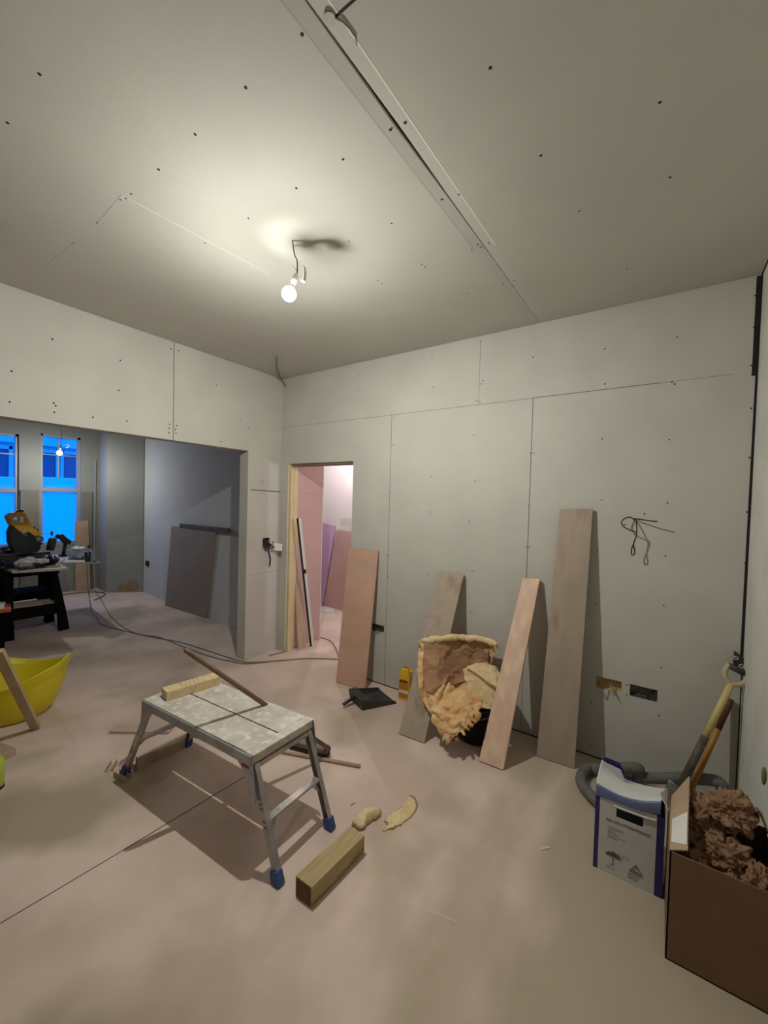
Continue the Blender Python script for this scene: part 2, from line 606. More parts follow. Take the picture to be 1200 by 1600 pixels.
# dark gap at the right end of the back wall and under it
mb = MB()
mb.hexa([V(3.772, .001, 0), V(3.80, .001, 0), V(3.80, .05, 0), V(3.772, .05, 0), V(3.772, .001, H), V(3.80, .001, H), V(3.80, .05, H), V(3.772, .05, H)])
mb.box(3.774, 3.7995, -.0012, 0, 2.38, 2.915)
mb.hexa([V(3.786, -.0012, .8), V(3.7995, -.0012, .8), V(3.7995, 0, .8), V(3.786, 0, .8), V(3.789, -.0012, 2.38), V(3.7995, -.0012, 2.38), V(3.7995, 0, 2.38), V(3.789, 0, 2.38)])
mb.box(1.02, 3.75, -.0012, 0, 0, .009)
mb.out('edge_gap', dark_m, wall_back)
mb = MB()
mb.beam((.0003, -1.168, 2.106), (.0003, -1.172, 2.918), .004, .0012, up=(1, 0, 0))
mb.beam((.0003, -.385, 1.722), (.0003, -.0, 1.712), .007, .0012, up=(1, 0, 0))
mb.out('board_joint', dark_m, wall_left)
mb = MB()
mb.beam((.0003, -.40, .86), (.0003, -.005, .86), .003, .0012, up=(1, 0, 0))
mb.out('board_joint', gapl_m, wall_left)

sc_mesh = None


def screw(p, n, parent, r=.0048):
    global sc_mesh
    if sc_mesh is None:
        b = MB()
        b.lathe([(.0048, 0), (.0048, .0006), (.002, .0009)], Matrix(), 8)
        o = b.out('screw', dark_m)
        sc_mesh = o.data
        for v in sc_mesh.vertices:
            v.co.z += 0
        bpy.data.objects.remove(o)
    o = bpy.data.objects.new('screw', sc_mesh)
    COL.objects.link(o)
    o.parent = parent
    o.location = Vector(p) - parent.location
    o.rotation_euler = Vector(n).to_track_quat('Z', 'Y').to_euler()
    s = r / .0048
    o.scale = (s, s, 1)


SCR_C = [(472, 54), (766, 106), (1031, 160), (62, 116), (384, 137), (305, 210), (633, 192), (610, 203), (536, 249), (463, 294), (612, 349), (545, 377),
         (717, 304), (690, 312), (845, 243), (746, 382), (751, 386), (764, 380), (737, 390), (659, 413), (664, 417), (590, 438), (786, 443), (1047, 277),
         (248, 265), (205, 303), (197, 310), (188, 312), (388, 341), (12, 192), (320, 380), (115, 380), (152, 348), (730, 458), (596, 443), (803, 438), (905, 330), (980, 420)]
for x, y in SCR_C:
    screw(at(x, y, 'z', H), (0, 0, -1), ceiling, .0052 if y < 300 else .0042)
SCR_B = [(675, 560), (751, 534), (755, 595), (677, 605), (745, 626), (750, 628), (752, 600), (833, 558), (945, 545), (945, 600), (1058, 527), (1050, 597), (1054, 600),
         (1180, 462), (1178, 511), (1174, 571), (1175, 585), (1174, 638), (1171, 715), (1167, 800), (1164, 880), (1162, 950), (611, 648), (616, 652), (614, 695), (740, 680), (742, 752),
         (733, 815), (738, 892), (674, 745), (672, 800), (834, 708), (829, 708), (826, 790), (822, 855), (827, 855), (941, 686), (1046, 687), (940, 781), (1043, 786),
         (1040, 869), (934, 860), (930, 943), (1037, 946), (1033, 1043), (1030, 1118), (608, 812), (610, 770), (605, 868), (608, 868), (668, 897), (666, 964), (735, 957), (606, 902), (604, 950), (602, 908), (1007, 803), (976, 820),
         (979, 1070), (979, 1086), (924, 1098), (922, 1165), (1157, 1146), (560, 610), (500, 694), (555, 700), (561, 584)]
for x, y in SCR_B:
    screw(at(x, y, 'y', 0) , (0, -1, 0), wall_back, .0045)
SCR_L = [(82, 530), (15, 628), (188, 563), (84, 630), (87, 634), (85, 644), (145, 652), (198, 658), (265, 663), (264, 669), (264, 676), (276, 665), (274, 671), (275, 677),
         (267, 545), (279, 548), (338, 602), (375, 655), (18, 580), (345, 690), (186, 610), (388, 668), (409, 752)]
for x, y in SCR_L:
    screw(at(x, y, 'x', 0), (1, 0, 0), wall_left, .0058)

# ------------------------------------------------------------------ hall beyond the doorway
mb = MB()
mb.prism([(-3.76, .335, 0), (-.13, .06, 0), (-.001, .0, 0), (-.001, .10, 0), (.118, .10, 0), (.118, .52, 0), (-3.76, .55, 0)], (0, 0, 1), H)
wall_front_side = struct(mb.out('wall_front_room_right', mat('side_wall_window_lit', (.50, .52, .52), (.54, .56, .55), 2, .85)))  # paler than the bay walls: window light put into the colour
mb = MB()
mb.box(.1185, .131, .101, .522, 0, H)
hallp = struct(mb.out('wall_hall_left', pinkboard_m))
mb = MB()
mb.box(.131, .136, .512, .523, 0, H)
mb.out('corner_bead', chalk_m, hallp)
mb = MB()
mb.beam((.1315, .12, 1.71), (.1315, .51, 1.71), .004, .001, up=(1, 0, 0))
mb.out('board_joint', gapl_m, hallp)
struct(MB().box(-3.9, 3.9, 1.74, 1.86, 0, H).out('wall_hall_end', hallwall_m))
struct(MB().box(3.0, 3.1, .10, 1.74, 0, H).out('wall_hall_right', hallwall_m))
struct(MB().box(-3.9, -3.8, .50, 1.80, 0, H).out('wall_hall_far', hallwall_m))
struct(MB().box(-3.9, 3.1, .10, 1.86, H, H + .1).out('ceiling_hall', hallwall_m))
# door lining: green-tinted pine studs set in the reveal
lin = struct(MB().box(.121, .146, .012, .112, 0, 2.009, bev=.001).out('trim_1', stud_m))
struct(MB().box(.112, .1212, -.004, .012, 0, 2.012).out('trim_2', mat('raw_board_edge', (.62, .56, .44), rough=.8)))
struct(MB().box(.147, .998, .012, .112, 1.985, 2.009, bev=.001).out('trim_3', mat('dark_lintel', (.16, .10, .06), (.20, .13, .08), 6)))

# ------------------------------------------------------------------ front room and its bay
CF = 2.74
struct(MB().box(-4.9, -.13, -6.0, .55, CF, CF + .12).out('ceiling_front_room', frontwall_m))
mb = MB()
mb.prism([(-3.76, .42, 0), (-3.76, .32, 0), (-4.13, -.08, 0), (-4.15, -.06, 0), (-4.78, -.02, 0), (-4.78, .42, 0)], (0, 0, 1), CF)
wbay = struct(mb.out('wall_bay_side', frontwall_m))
WX = -4.65
W2 = (-.80, -.27, .80, 2.56)
W1 = (-1.62, -1.06, .80, 2.50)
mb = MB()
wall_cells(mb, 'y', [-6.0, W1[0], W1[1], W2[0], W2[1], -.02], [0, .80, 2.50, 2.56, CF], WX - .14, WX, [W1, W2])
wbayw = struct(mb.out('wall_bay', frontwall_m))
mb = MB()
mb.lathe([(.03, 0), (.028, -.008)], frame((-3.90, .15, .20), (0, 1, 0), (0, 0, 1)), 5)
bm_p = [(-4.02, .055, .05), (-3.98, .10, .16), (-3.92, .165, .12), (-3.87, .215, .20), (-3.82, .27, .19), (-3.80, .29, .10), (-3.84, .25, .03), (-3.98, .10, .02)]
mb = MB()
nn = V(.734, -.679, 0)
mb.prism([Vector(p) * 1 + nn * .001 for p in [(-4.02, .0389, .05), (-3.98, .0822, .16), (-3.93, .1362, .12), (-3.88, .1903, .22), (-3.82, .2551, .19), (-3.79, .2876, .10), (-3.83, .2443, .03), (-3.98, .0822, .02)]], nn, .004)
mb.out('bare_patch', stain_m, wbay)
sk = MB().box(-3.62, -3.53, .298, .345, .465, .545)
tag(sk.out('socket_box', black_m), 'small dark socket box low on the front room wall', 'socket box')


def sash_window(name, y0, y1, z0, z1):
    zm = z0 + (z1 - z0) * .50
    zf = zm + .20
    mb = MB()
    fw = .035
    x = WX - .07
    mb.box(x - .03, x + .03, y0, y0 + fw, z0, z1)
    mb.box(x - .03, x + .03, y1 - fw, y1, z0, z1)
    mb.box(x - .03, x + .03, y0, y1, z1 - fw, z1)
    mb.box(x - .03, x + .03, y0, y1, z0, z0 + fw)
    mb.box(x - .035, x + .035, y0, y1, zm - .03, zm + .03)
    f = struct(mb.out(name, sash_m))
    mb = MB()
    ym = (y0 + y1) / 2 - .02
    mb.box(x - .008, x + .012, ym - .009, ym + .009, zf, z1 - fw)
    mb.box(x - .008, x + .012, y0 + fw, y1 - fw, zf + (z1 - zf) * .52, zf + (z1 - zf) * .52 + .016)
    mb.out('glazing_bar', sash_m, f)
    mb = MB()
    mb.box(x - .003, x + .001, y0 + fw, y1 - fw, z0 + fw, zm - .03)
    mb.box(x - .003, x + .001, y0 + fw, y1 - fw, zm + .03, zf)
    plabel(mb.out('window_pane', film_m, f), 'milky film-covered lower glass')
    mb = MB()
    mb.box(x - .003, x + .001, y0 + fw, y1 - fw, zf, z1 - fw)
    plabel(mb.out('window_pane', pane_m, f), 'clear upper glass')
    return f


sash_window('window_1', W1[0], W1[1], W1[2], W1[3])
sash_window('window_2', W2[0], W2[1], W2[2], W2[3])
mb = MB()
mb.box(WX - .001, WX + .03, -1.05, -.83, .0, 1.66, bev=.003)  # darker panel over the lower part of the window pier
struct(mb.out('trim_4', pierdark_m))
mb = MB()
mb.box(WX - .001, WX + .03, -.26, -.11, .0, 1.66, bev=.003)
struct(mb.out('trim_5', pierdark_m))
mb = MB()
mb.box(WX - .001, WX + .02, -.075, -.055, .0, 2.2, bev=.003)
struct(mb.out('trim_6', sash_m))

# terrace across the street
fb = thing('terraced_house', (-13, 1, -4), 'pale stone terraced house front across the street seen through the bay windows', 'house')
mb = MB()
mb.box(-13.4, -13, -6, 9, -4, 5.2)
mb.out('front_wall', facade_m, fb)
mb = MB()
mb.box(-13, -12.7, -6, 9, 3.1, 3.35)
mb.box(-13, -12.85, -6, 9, 1.25, 1.40)
mb.out('cornice', facade_m, fb)
for y in (-1.5, -.1, 1.05, 2.0, 3.4, 4.9):
    for z0, z1 in ((-.6, 1.0), (1.6, 2.9), (3.5, 4.7)):
        wn = MB().box(-13, -12.96, y, y + .75, z0, z1).out('window', facw_m, fb)
        f = MB()
        f.box(-12.96, -12.90, y - .08, y, z0 - .1, z1 + .1)
        f.box(-12.96, -12.90, y + .75, y + .83, z0 - .1, z1 + .1)
        f.box(-12.96, -12.90, y - .08, y + .83, z1, z1 + .12)
        f.box(-12.96, -12.92, y + .35, y + .40, z0, z1)
        f.out('window_frame', facade_m, wn)
struct(MB().box(-16, -4.95, -12, 14, -4.3, -4).out('street_ground', mat('street', (.12, .12, .13), rough=.9)))


# ------------------------------------------------------------------ pendant lamps
def bulb(name, centre, tilt, hook, label, col, strength, r=.036):
    t = thing(name, centre, label, 'lamp')
    ax = Vector(tilt).normalized()          # from globe towards the cap
    q = ax.to_track_quat('Z', 'Y').to_matrix().to_4x4()
    M = Matrix.Translation(Vector(centre)) @ q
    prof = [(r * math.sin(a), -r * math.cos(a)) for a in [PI * k / 20 for k in range(1, 19)]]
    shell = bpy.data.materials.new(name + '_shell')
    shell.use_nodes = True
    nt = shell.node_tree
    nt.nodes.remove(nt.nodes['Principled BSDF'])
    tr, em, ad = nt.nodes.new('ShaderNodeBsdfTransparent'), nt.nodes.new('ShaderNodeEmission'), nt.nodes.new('ShaderNodeAddShader')
    em.inputs[0].default_value = (*col, 1)
    em.inputs[1].default_value = 2.5
    nt.links.new(tr.outputs[0], ad.inputs[0])
    nt.links.new(em.outputs[0], ad.inputs[1])
    nt.links.new(ad.outputs[0], nt.nodes['Material Output'].inputs[0])
    g = MB().lathe(prof, M, 24).out('bulb_globe', shell, t, True)
    # the light engine shines away from the cap, as such lamps do
    ld = bpy.data.lights.new(name + '_light', 'POINT')
    ld.energy = 1.0
    ld.color = col
    ld.shadow_soft_size = .012
    ld.use_nodes = True
    nt = ld.node_tree
    ge, dp, mr = nt.nodes.new('ShaderNodeNewGeometry'), nt.nodes.new('ShaderNodeVectorMath'), nt.nodes.new('ShaderNodeMapRange')
    dp.operation = 'DOT_PRODUCT'
    dp.inputs[1].default_value = (ax * .25 + V(0, 0, 1)).normalized()
    nt.links.new(ge.outputs['Incoming'], dp.inputs[0])
    nt.links.new(dp.outputs['Value'], mr.inputs['Value'])
    mr.interpolation_type = 'SMOOTHSTEP'
    mr.inputs['From Min'].default_value = EMIN
    mr.inputs['From Max'].default_value = EMAX
    mr.inputs['To Min'].default_value = strength
    mr.inputs['To Max'].default_value = strength * ETOP
    nt.links.new(mr.outputs['Result'], nt.nodes['Emission'].inputs[1])
    lo = bpy.data.objects.new('light_engine', ld)
    COL.objects.link(lo)
    lo.parent = t
    zc = prof[-1][1]
    rc = prof[-1][0]
    MB().lathe([(rc + .0005, zc - .001), (rc * .98, zc + .008), (rc * .92, zc + .014)], M, 24).out('bulb_housing', white_m, t, True)
    z1 = zc + .012
    MB().lathe([(.0105, z1), (.0105, z1 + .012), (.013, z1 + .013), (.014, z1 + .045), (.010, z1 + .060), (.005, z1 + .066)], M, 20).out('lamp_holder', white_m, t, True)
    end = M @ V(0, 0, z1 + .064)
    h = Vector(hook)
    pts = catmull([h, h + (end - h) * .35 + V(.004, 0, -.01), h + (end - h) * .62 + V(.012, .002, .0), end + ax * .01, end], 6)
    MB().tube(pts, .0032, 8).out('cable', mat('lamp_cable', (.20, .19, .17), rough=.6), t, True)
    return t, end, M


t, e, M = bulb('pendant_bulb', (1.84, -1.57, 2.655), (.20, .27, 1.0), (1.845, -1.56, H), 'bare lit bulb hanging by a twisted cable from the main ceiling', (1.0, .99, .905), MAIN_LAMP)
# spare cable ends and a white terminal strap twisted round the flex
mb = MB()
p = Vector(e)
mb.tube(catmull([p + V(0, 0, .02), p + V(-.02, 0, .035), p + V(-.035, .0, .055)], 5), .0025, 6)
mb.tube(catmull([p + V(0, 0, .03), p + V(-.012, .01, .015), p + V(-.022, .0, -.005), p + V(-.02, 0, -.02)], 5), .0025, 6)
mb.out('loose_wire', white_m, t)
mb = MB()
c0 = p + V(.028, .012, .0)
ring = [c0 + V(.016 * math.sin(a), .004, .040 * math.cos(a)) for a in [PI * (-.2 + 1.45 * k / 14) for k in range(15)]]
b0 = [q + V(0, 0, 0) for q in ring]
mb.sheet(lambda u, v: b0[min(14, int(round(u * 14)))] + V(0, -.009 + .018 * v, 0), 14, 1, .002)
mb.out('strap', white_m, t)

fl, e2, M2 = bulb('pendant_bulb', (-3.80, -.815, 2.21), (.15, .1, 1.0), (-3.79, -.80, CF), 'smaller lit bulb hanging in front of the bay window', (1.0, .97, .84), FRONT_LAMP, .036)
mb = MB()
mb.tube(catmull([Vector(e2), Vector(e2) + V(.02, .05, .02), Vector(e2) + V(.03, .09, .0), Vector(e2) + V(.0, .06, -.03)], 5), .003, 6)
mb.out('loose_wire', white_m, fl)

ht = thing('work_light', (2.35, .46, 0), 'work light on a stand inside the hall beyond the doorway', 'lamp')
MB().tube([(2.35, .46, 0), (2.35, .46, 1.86)], .014, 10).out('pole', black_m, ht)
for k in range(3):
    a = 2 * PI * k / 3 + .4
    MB().tube([(2.35, .46, .22), (2.35 + .26 * math.cos(a), .46 + .26 * math.sin(a), .01)], .009, 8).out('leg', black_m, ht)
MB().lathe([(.001, -.04), (.028, -.028), (.04, 0), (.028, .028), (.001, .04)], Matrix.Translation(V(2.35, .46, 1.90)), 20, caps=False).out('lamp_globe', lamp_mat('work_light_glow', (1.0, .86, .90), HALL_LAMP), ht)

bulb('pendant_bulb', (-.30, 1.10, 2.45), (.05, .0, 1.0), (-.30, 1.10, H), 'unseen bulb added in the hall to light its far end', (1.0, .95, .97), HALL_FILL)  # unseen bulb, added to brighten the far end of the hall

# loose cable poking out of the ceiling corner
mb = MB()
c0 = at(432, 557, 'y', -.16)
mb.tube(catmull([at(446, 604, 'y', -.012), at(441, 594, 'y', -.04), at(437, 588, 'z', 2.885), at(433, 574, 'z', 2.885), at(432, 557, 'z', 2.885)], 6), .0065, 8)
tag(mb.out('cable', cable_m), 'grey cable end sticking out of the ceiling corner above the pier', 'cable')


# ------------------------------------------------------------------ socket boxes in the back wall
def back_box(x0, x1, z0, z1, inner, label, wires, shade=steel_m):
    t = thing('socket_box', ((x0 + x1) / 2, .02, z0), label, 'socket box', 'open socket boxes cut in the back wall')
    mb = MB()
    d = .045
    e = .0015
    mb.box(x0, x1, d, d + .003, z0, z1)
    mb.box(x0, x0 + e, .004, d, z0, z1)
    mb.box(x1 - e, x1, .004, d, z0, z1)
    mb.box(x0, x1, .004, d, z0, z0 + e)
    mb.box(x0, x1, .004, d, z1 - e, z1)
    mb.out('metal_box', inner, t)
    for wv in wires:
        MB().tube(catmull(wv, 6), .0032, 6).out('wire', cableb_m if shade is steel_m else cable_m, t, True)
    return t


back_box(3.088, 3.232, .465, .540, brass_m, 'open socket box with yellow wool showing, left of the pair beside the shovel',
         [[(3.10, .03, .50), (3.11, -.03, .475), (3.125, -.035, .455), (3.15, -.02, .50)], [(3.17, .02, .52), (3.185, -.03, .48), (3.20, -.03, .455), (3.185, .0, .50)]], None)
back_box(3.276, 3.420, .465, .540, steel_m, 'open galvanised socket box with black wires, right of the pair beside the shovel',
         [[(3.30, .03, .53), (3.34, -.002, .52), (3.385, -.004, .49), (3.40, .03, .48)], [(3.31, .03, .50), (3.34, .01, .49), (3.37, .005, .515), (3.41, .03, .525)], [(3.29, .03, .48), (3.33, .0, .505), (3.38, .0, .485)]])
back_box(1.265, 1.400, .470, .530, steel_m, 'open socket box with loose wires behind the pinkish plywood board',
         [[(1.28, .03, .52), (1.31, -.02, .505), (1.35, -.02, .48), (1.385, .02, .49)], [(1.29, .03, .48), (1.30, -.03, .49), (1.33, -.02, .475)]])
# switch box on the pier with hanging black cable and white plate
t = thing('switch_box', (0, -.18, 1.115), 'open dark switch box on the pier with black cables hanging out', 'switch box')
mb = MB()
mb.box(-.045, -.042, PS[0], PS[1], PS[2], PS[3])
mb.box(-.045, -.002, PS[0], PS[0] + .0015, PS[2], PS[3])
mb.box(-.045, -.002, PS[1] - .0015, PS[1], PS[2], PS[3])
mb.box(-.045, -.002, PS[0], PS[1], PS[2], PS[2] + .0015)
mb.box(-.045, -.002, PS[0], PS[1], PS[3] - .0015, PS[3])
mb.out('metal_box', steel_m, t)
for pts, r in (([(-.03, -.19, 1.20), (.01, -.19, 1.15), (.03, -.18, 1.12), (.035, -.165, 1.05), (.035, -.15, 1.0), (.03, -.155, .93)], .008),
               ([(-.03, -.17, 1.19), (.02, -.16, 1.17), (.05, -.13, 1.14), (.04, -.11, 1.16), (.03, -.12, 1.18)], .006),
               ([(-.03, -.20, 1.18), (.03, -.215, 1.14), (.04, -.19, 1.115), (.05, -.15, 1.12), (.06, -.11, 1.13)], .006),
               ([(-.03, -.17, 1.21), (.015, -.18, 1.19), (.03, -.15, 1.15), (.02, -.14, 1.13)], .007),
               ([(-.03, -.16, 1.15), (.01, -.20, 1.17), (.03, -.22, 1.12), (.02, -.19, 1.10)], .006)):
    MB().tube(catmull([V(*q) for q in pts], 6), r, 8).out('wire', cableb_m, t, True)
mb = MB()
mb.slab((.055, -.125, 1.10), (.115, -.065, 1.085), (.115, -.065, 1.160), (.050, -.125, 1.172), (-.65, .75, 0), .009, .002)
plabel(mb.out('switch_plate', white_m, t), 'white switch plate')

# black wire loop hanging from the back wall
t = thing('wire_loop', at(990, 812, 'y', 0), 'black twisted wire loop poking from the back wall right of the tallest board', 'cable')
px = [(990, 811, 0.0), (997, 811, -.04), (1010, 813, -.065), (1027, 815, -.085)]
MB().tube(catmull([at(a, b, 'y', c) for a, b, c in px], 6), .0042, 8).out('wire', cableb_m, t, True)
px = [(990, 811, 0.0), (983, 808, -.03), (975, 811, -.05), (971, 817, -.06), (976, 824, -.065), (986, 829, -.07), (994, 832, -.07), (994, 838, -.07), (991, 847, -.07), (987, 858, -.07), (987, 866, -.07), (990, 867, -.07), (992, 862, -.07), (990, 850, -.07), (994, 838, -.065), (995, 826, -.04), (994, 813, 0.0)]
MB().tube(catmull([at(a, b, 'y', c) for a, b, c in px], 5), .0036, 8).out('wire', cableb_m, t, True)
MB().lathe([(.006, 0), (.006, -.002)], frame(at(991, 811, 'y', -.0005), (1, 0, 0), (0, 0, 1)), 10).out('cut_hole', dark_m, t)


# ------------------------------------------------------------------ boards leaning on the back wall
def lean_board(name, bl, br, tl, tr, th, m, label, group=None, em=edge_m):
    """front face corners given; the board's thickness lies behind it"""
    bl, br, tl, tr = map(Vector, (bl, br, tl, tr))
    n = (br - bl).cross(tl - bl).normalized()
    if n.y < 0:
        n = -n
    # seat the front bottom edge so that the back bottom edge touches the floor
    t = thing(name, (bl + br) / 2, label, 'board', group)
    mb = MB()
    mb.slab(bl, br, tr, tl, n, th, .0012)
    mb.out('panel', m, t)
    mb = MB()
    u = (tl - bl).normalized()
    v = (br - bl).normalized()
    # raw end grain caps at both ends
    mb.slab(tl + v * .002 + n * .001 + u * .0004, tr - v * .002 + n * .001 + u * .0004, tr - v * .002 + n * (th - .001) + u * .0004, tl + v * .002 + n * (th - .001) + u * .0004, u, .0006)
    mb.out('end_grain', em, t)
    return t


G = 'boards leaning on the back wall'
lean_board('plywood_board', (1.045, -.225, .004), (1.345, -.185, .004), (.992, -.027, 1.192), (1.332, -.027, 1.20), .018, plypink_m, 'pinkish plywood board leaning beside the doorway', G)
lean_board('plywood_board', (1.93, -.56, .006), (2.13, -.55, .006), (1.945, -.03, 1.09), (2.155, -.03, 1.095), .018, plygrey_m, 'grey dusty plywood board leaning behind the insulation', G)
lean_board('timber_board', (2.50, -.505, .008), (2.655, -.500, .008), (2.605, -.04, 1.125), (2.72, -.04, 1.135), .027, pine_m, 'narrow pale timber board leaning in front of the black bucket', G)
lean_board('plywood_board', (2.785, -.225, .004), (3.01, -.21, .004), (2.83, -.030, 1.62), (3.03, -.030, 1.63), .018, plygrey_m, 'tallest wide plywood board leaning left of the wall socket boxes', G)

# ------------------------------------------------------------------ hop-up work platform
t = thing('work_platform', (1.49, -1.67, 0), 'aluminium folding work platform spattered with plaster on blue rubber feet', 'work platform')
TL, TR, TY0, TY1, TH = 1.06, 1.95, -1.845, -1.475, .50


def py_(x, y):
    return y + (x - 1.5) * .055


for (ya, yb) in ((TY0, (TY0 + TY1) / 2 - .004), ((TY0 + TY1) / 2 + .004, TY1)):
    mb = MB()
    c = [V(TL + .02, py_(TL, ya), TH - .028), V(TR - .05, py_(TR, ya), TH - .028), V(TR - .05, py_(TR, yb), TH - .028), V(TL + .02, py_(TL, yb), TH - .028)]
    mb.hexa(c + [p + V(0, 0, .028) for p in c], .002)
    mb.out('deck_plank', deck_m, t)
for xa, xb in ((TL - .004, TL + .021), (TR - .051, TR + .004)):
    mb = MB()
    c = [V(xa, py_(xa, TY0 - .001), TH - .040), V(xb, py_(xb, TY0 - .001), TH - .040), V(xb, py_(xb, TY1 + .001), TH - .040), V(xa, py_(xa, TY1 + .001), TH - .040)]
    mb.hexa(c + [p + V(0, 0, .0405) for p in c], .006)
    mb.out('end_cap', deck_m, t)
for ya in (TY0 - .006, TY1 + .006):
    mb = MB()
    mb.beam((TL, py_(TL, ya), TH - .024), (TR, py_(TR, ya), TH - .024), .012, .042, bev=.002)
    mb.out('side_rail', alud_m, t)
LG = {}
FZ = .035
for nm, xt, xf, ya, yf in (('nl', TL + .02, .868, TY0 + .012, -1.885), ('fl', TL + .02, .885, TY1 - .012, -1.505), ('nr', TR - .012, 2.118, TY0 + .012, -1.812), ('fr', TR - .012, 2.098, TY1 - .012, -1.452)):
    a, b = V(xt, py_(xt, ya), TH - .05), V(xf, yf, .012)
    LG[nm] = (a, b)
    d = (b - a).normalized()
    mb = MB()
    e = a + (b - a) * .93
    # channel section: web and two flanges
    mb.beam(a, e, .006, .036, up=(1, 0, 0), bev=.001)
    s = 1 if nm[0] == 'n' else -1
    sd = V(0, s, 0) * .010
    ux = d.cross(V(0, 1, 0)).normalized()
    mb.beam(a + sd + ux * .016, e + sd + ux * .016, .022, .004, up=ux)
    mb.beam(a + sd - ux * .016, e + sd - ux * .016, .022, .004, up=ux)
    lg = mb.out('leg', alu_m, t)
    mb = MB()
    mb.beam(a + (b - a) * .90 + sd * .6, V(b.x, b.y, .0) + sd * .6, .036, .044, up=(1, 0, 0), bev=.005, w1=.040, h1=.050)
    mb.out('rubber_foot', blue_m, lg)
    # curved hinge bracket at the top of the leg
    mb = MB()
    inn = 1 if nm[1] == 'l' else -1
    yb_ = a.y - s * .016
    base = V(a.x, yb_, TH - .008)
    out = [base + V(-inn * .018, 0, 0), base + V(inn * .085, 0, -.02), base + V(inn * .085, 0, -.045), base + V(inn * .045, 0, -.075), base + V(inn * .012, 0, -.13), base + V(-inn * .02, 0, -.20), base + V(-inn * .05, 0, -.19), base + V(-inn * .035, 0, -.10)]
    mb.prism(out, (0, -s, 0), .004)
    mb.out('hinge_bracket', alud_m, t)
    mb = MB()
    mb.prism([base + V(inn * q0, -s * .0045, q1) for q0, q1 in ((.0, -.028), (.05, -.034), (.05, -.058), (.0, -.055))], (0, -s, 0), .0008)
    if nm == 'nr':
        mb.out('warning_sticker', red_m, t)
    else:
        mb.bm.free()
for a, b in (('nl', 'fl'), ('nr', 'fr')):
    for f, wd, hh, nmn in ((.50, .036, .014, 'step_bar'), (.02, .030, .022, 'cross_rail')):
        p0 = LG[a][0].lerp(LG[a][1], f)
        p1 = LG[b][0].lerp(LG[b][1], f)
        mb = MB()
        mb.beam(p0, p1, wd, hh, bev=.002)
        mb.out(nmn, alu_m, t)
    for q in (a, b):
        s = 1 if q[0] == 'n' else -1
        p0 = LG[q][0].lerp(LG[q][1], .68)
        p1 = LG[q][0].lerp(LG[q][1], .50) + V(0, s * .065, 0)
        MB().beam(p0, p1, .014, .004, up=(1, 0, 0)).out('brace', alud_m, t)
MB().box(TL + .1, TR - .1, TY0 + .1, TY0 + .12, TH - .04, TH - .028).out('under_brace', alud_m, t)
# printed marks on the near legs
for nm, fs in (('nr', (.34, .38, .49, .54)), ('nl', (.33, .38, .6, .65))):
    a, b = LG[nm]
    for f in fs:
        c = a.lerp(b, f)
        d = (b - a).normalized()
        mb = MB()
        mb.beam(c - V(0, .0035, 0), c + d * .009 - V(0, .0035, 0), .001, .012, up=(1, 0, 0))
        mb.out('leg_marking', ink_m, t)

# timber block on the platform, with saw cuts
t = thing('timber_block', (1.2, -1.66, TH), 'sawn timber block with saw cuts lying on the work platform', 'timber')
A = at(260, 1096, 'z', TH + .001)
B = at(343, 1070, 'z', TH + .001)
C = at(249, 1087, 'z', TH + .001)
dx = (B - A)
L = dx.length
dx = dx.normalized()
dy = V(-dx.y, dx.x, 0)
wB = .082
if (C - A).dot(dy) < 0:
    dy = -dy
mb = MB()
c = [A, A + dx * L, A + dx * L + dy * wB, A + dy * wB]
hB = .050
mb.hexa(c + [p + V(0, 0, hB) for p in c], .003)
mb.out('block', timber_m, t)
mb = MB()
for f, g in ((.28, .32), (.36, .42), (.44, .49), (.52, .57), (.60, .64), (.70, .78)):
    p0 = A + dx * L * f + V(0, 0, hB + .0003)
    p1 = A + dx * L * g + dy * wB * .95 + V(0, 0, hB + .0003)
    mb.beam(p0, p1, .002, .0008)
mb.out('saw_cut', mat('cut_mark', (.30, .20, .09), rough=.9), t)

# broom leaning across the platform's edge
Hd = V(1.715, -1.045, .055)
tip = V(1.568, -1.922, .914)
t = thing('broom', (Hd.x, Hd.y, 0), 'broom with dark pole leaning over the back edge of the work platform', 'broom')
MB().tube([Hd, Hd.lerp(tip, .98), tip], [.0125, .0125, .009], 14).out('pole', broom_m, t, True)
p0, p1 = at(468, 1160, 'z', .045), at(513, 1172, 'z', .045)
mb = MB()
d = (p1 - p0)
p0 = p0 - d.normalized() * .06
mb.beam(p0, p1 + V(0, 0, 0), .062, .036, bev=.010)
mb.out('brush_block', broomh_m, t)
mb = MB()
mb.beam(p0 + V(0, 0, -.03), p1 + V(0, 0, -.03), .056, .028, bev=.004)
mb.out('bristles', brist_m, t)
mb = MB()
mb.lathe([(.001, .0), (.012, .001), (.018, .0)], Matrix.Translation(p1 + V(-.03, 0, .018)), 12)
mb.out('plaster_blob', chalk_m, t)

# sticks and offcuts round the platform
mb = MB()
mb.tube([at(293, 1147, 'z', .011), at(428, 1172, 'z', .011), at(563, 1197, 'z', .011)], .011, 10)
tag(mb.out('round_stick', stick_m, smooth=True), 'long thin round wooden stick lying behind the work platform', 'stick')
mb = MB()
a, b = at(176, 1139, 'z', .01), at(268, 1140, 'z', .01)
mb.beam(a, b, .085, .018, bev=.002)
tag(mb.out('timber_offcut', scrap_m), 'flat pale timber offcut lying left of the work platform', 'timber', 'offcuts by the work platform')
a, b = at(214, 1206, 'z', .0), at(292, 1166, 'z', .0)
mb = MB()
n = V(-(b - a).y, (b - a).x, 0).normalized()
mb.slab(a, b, b + V(0, 0, .085), a + V(0, 0, .085), n, .02, .002)
tag(mb.out('timber_offcut', plygrey_m), 'brown timber offcut standing on its edge behind the left platform legs', 'timber', 'offcuts by the work platform')
mb = MB()
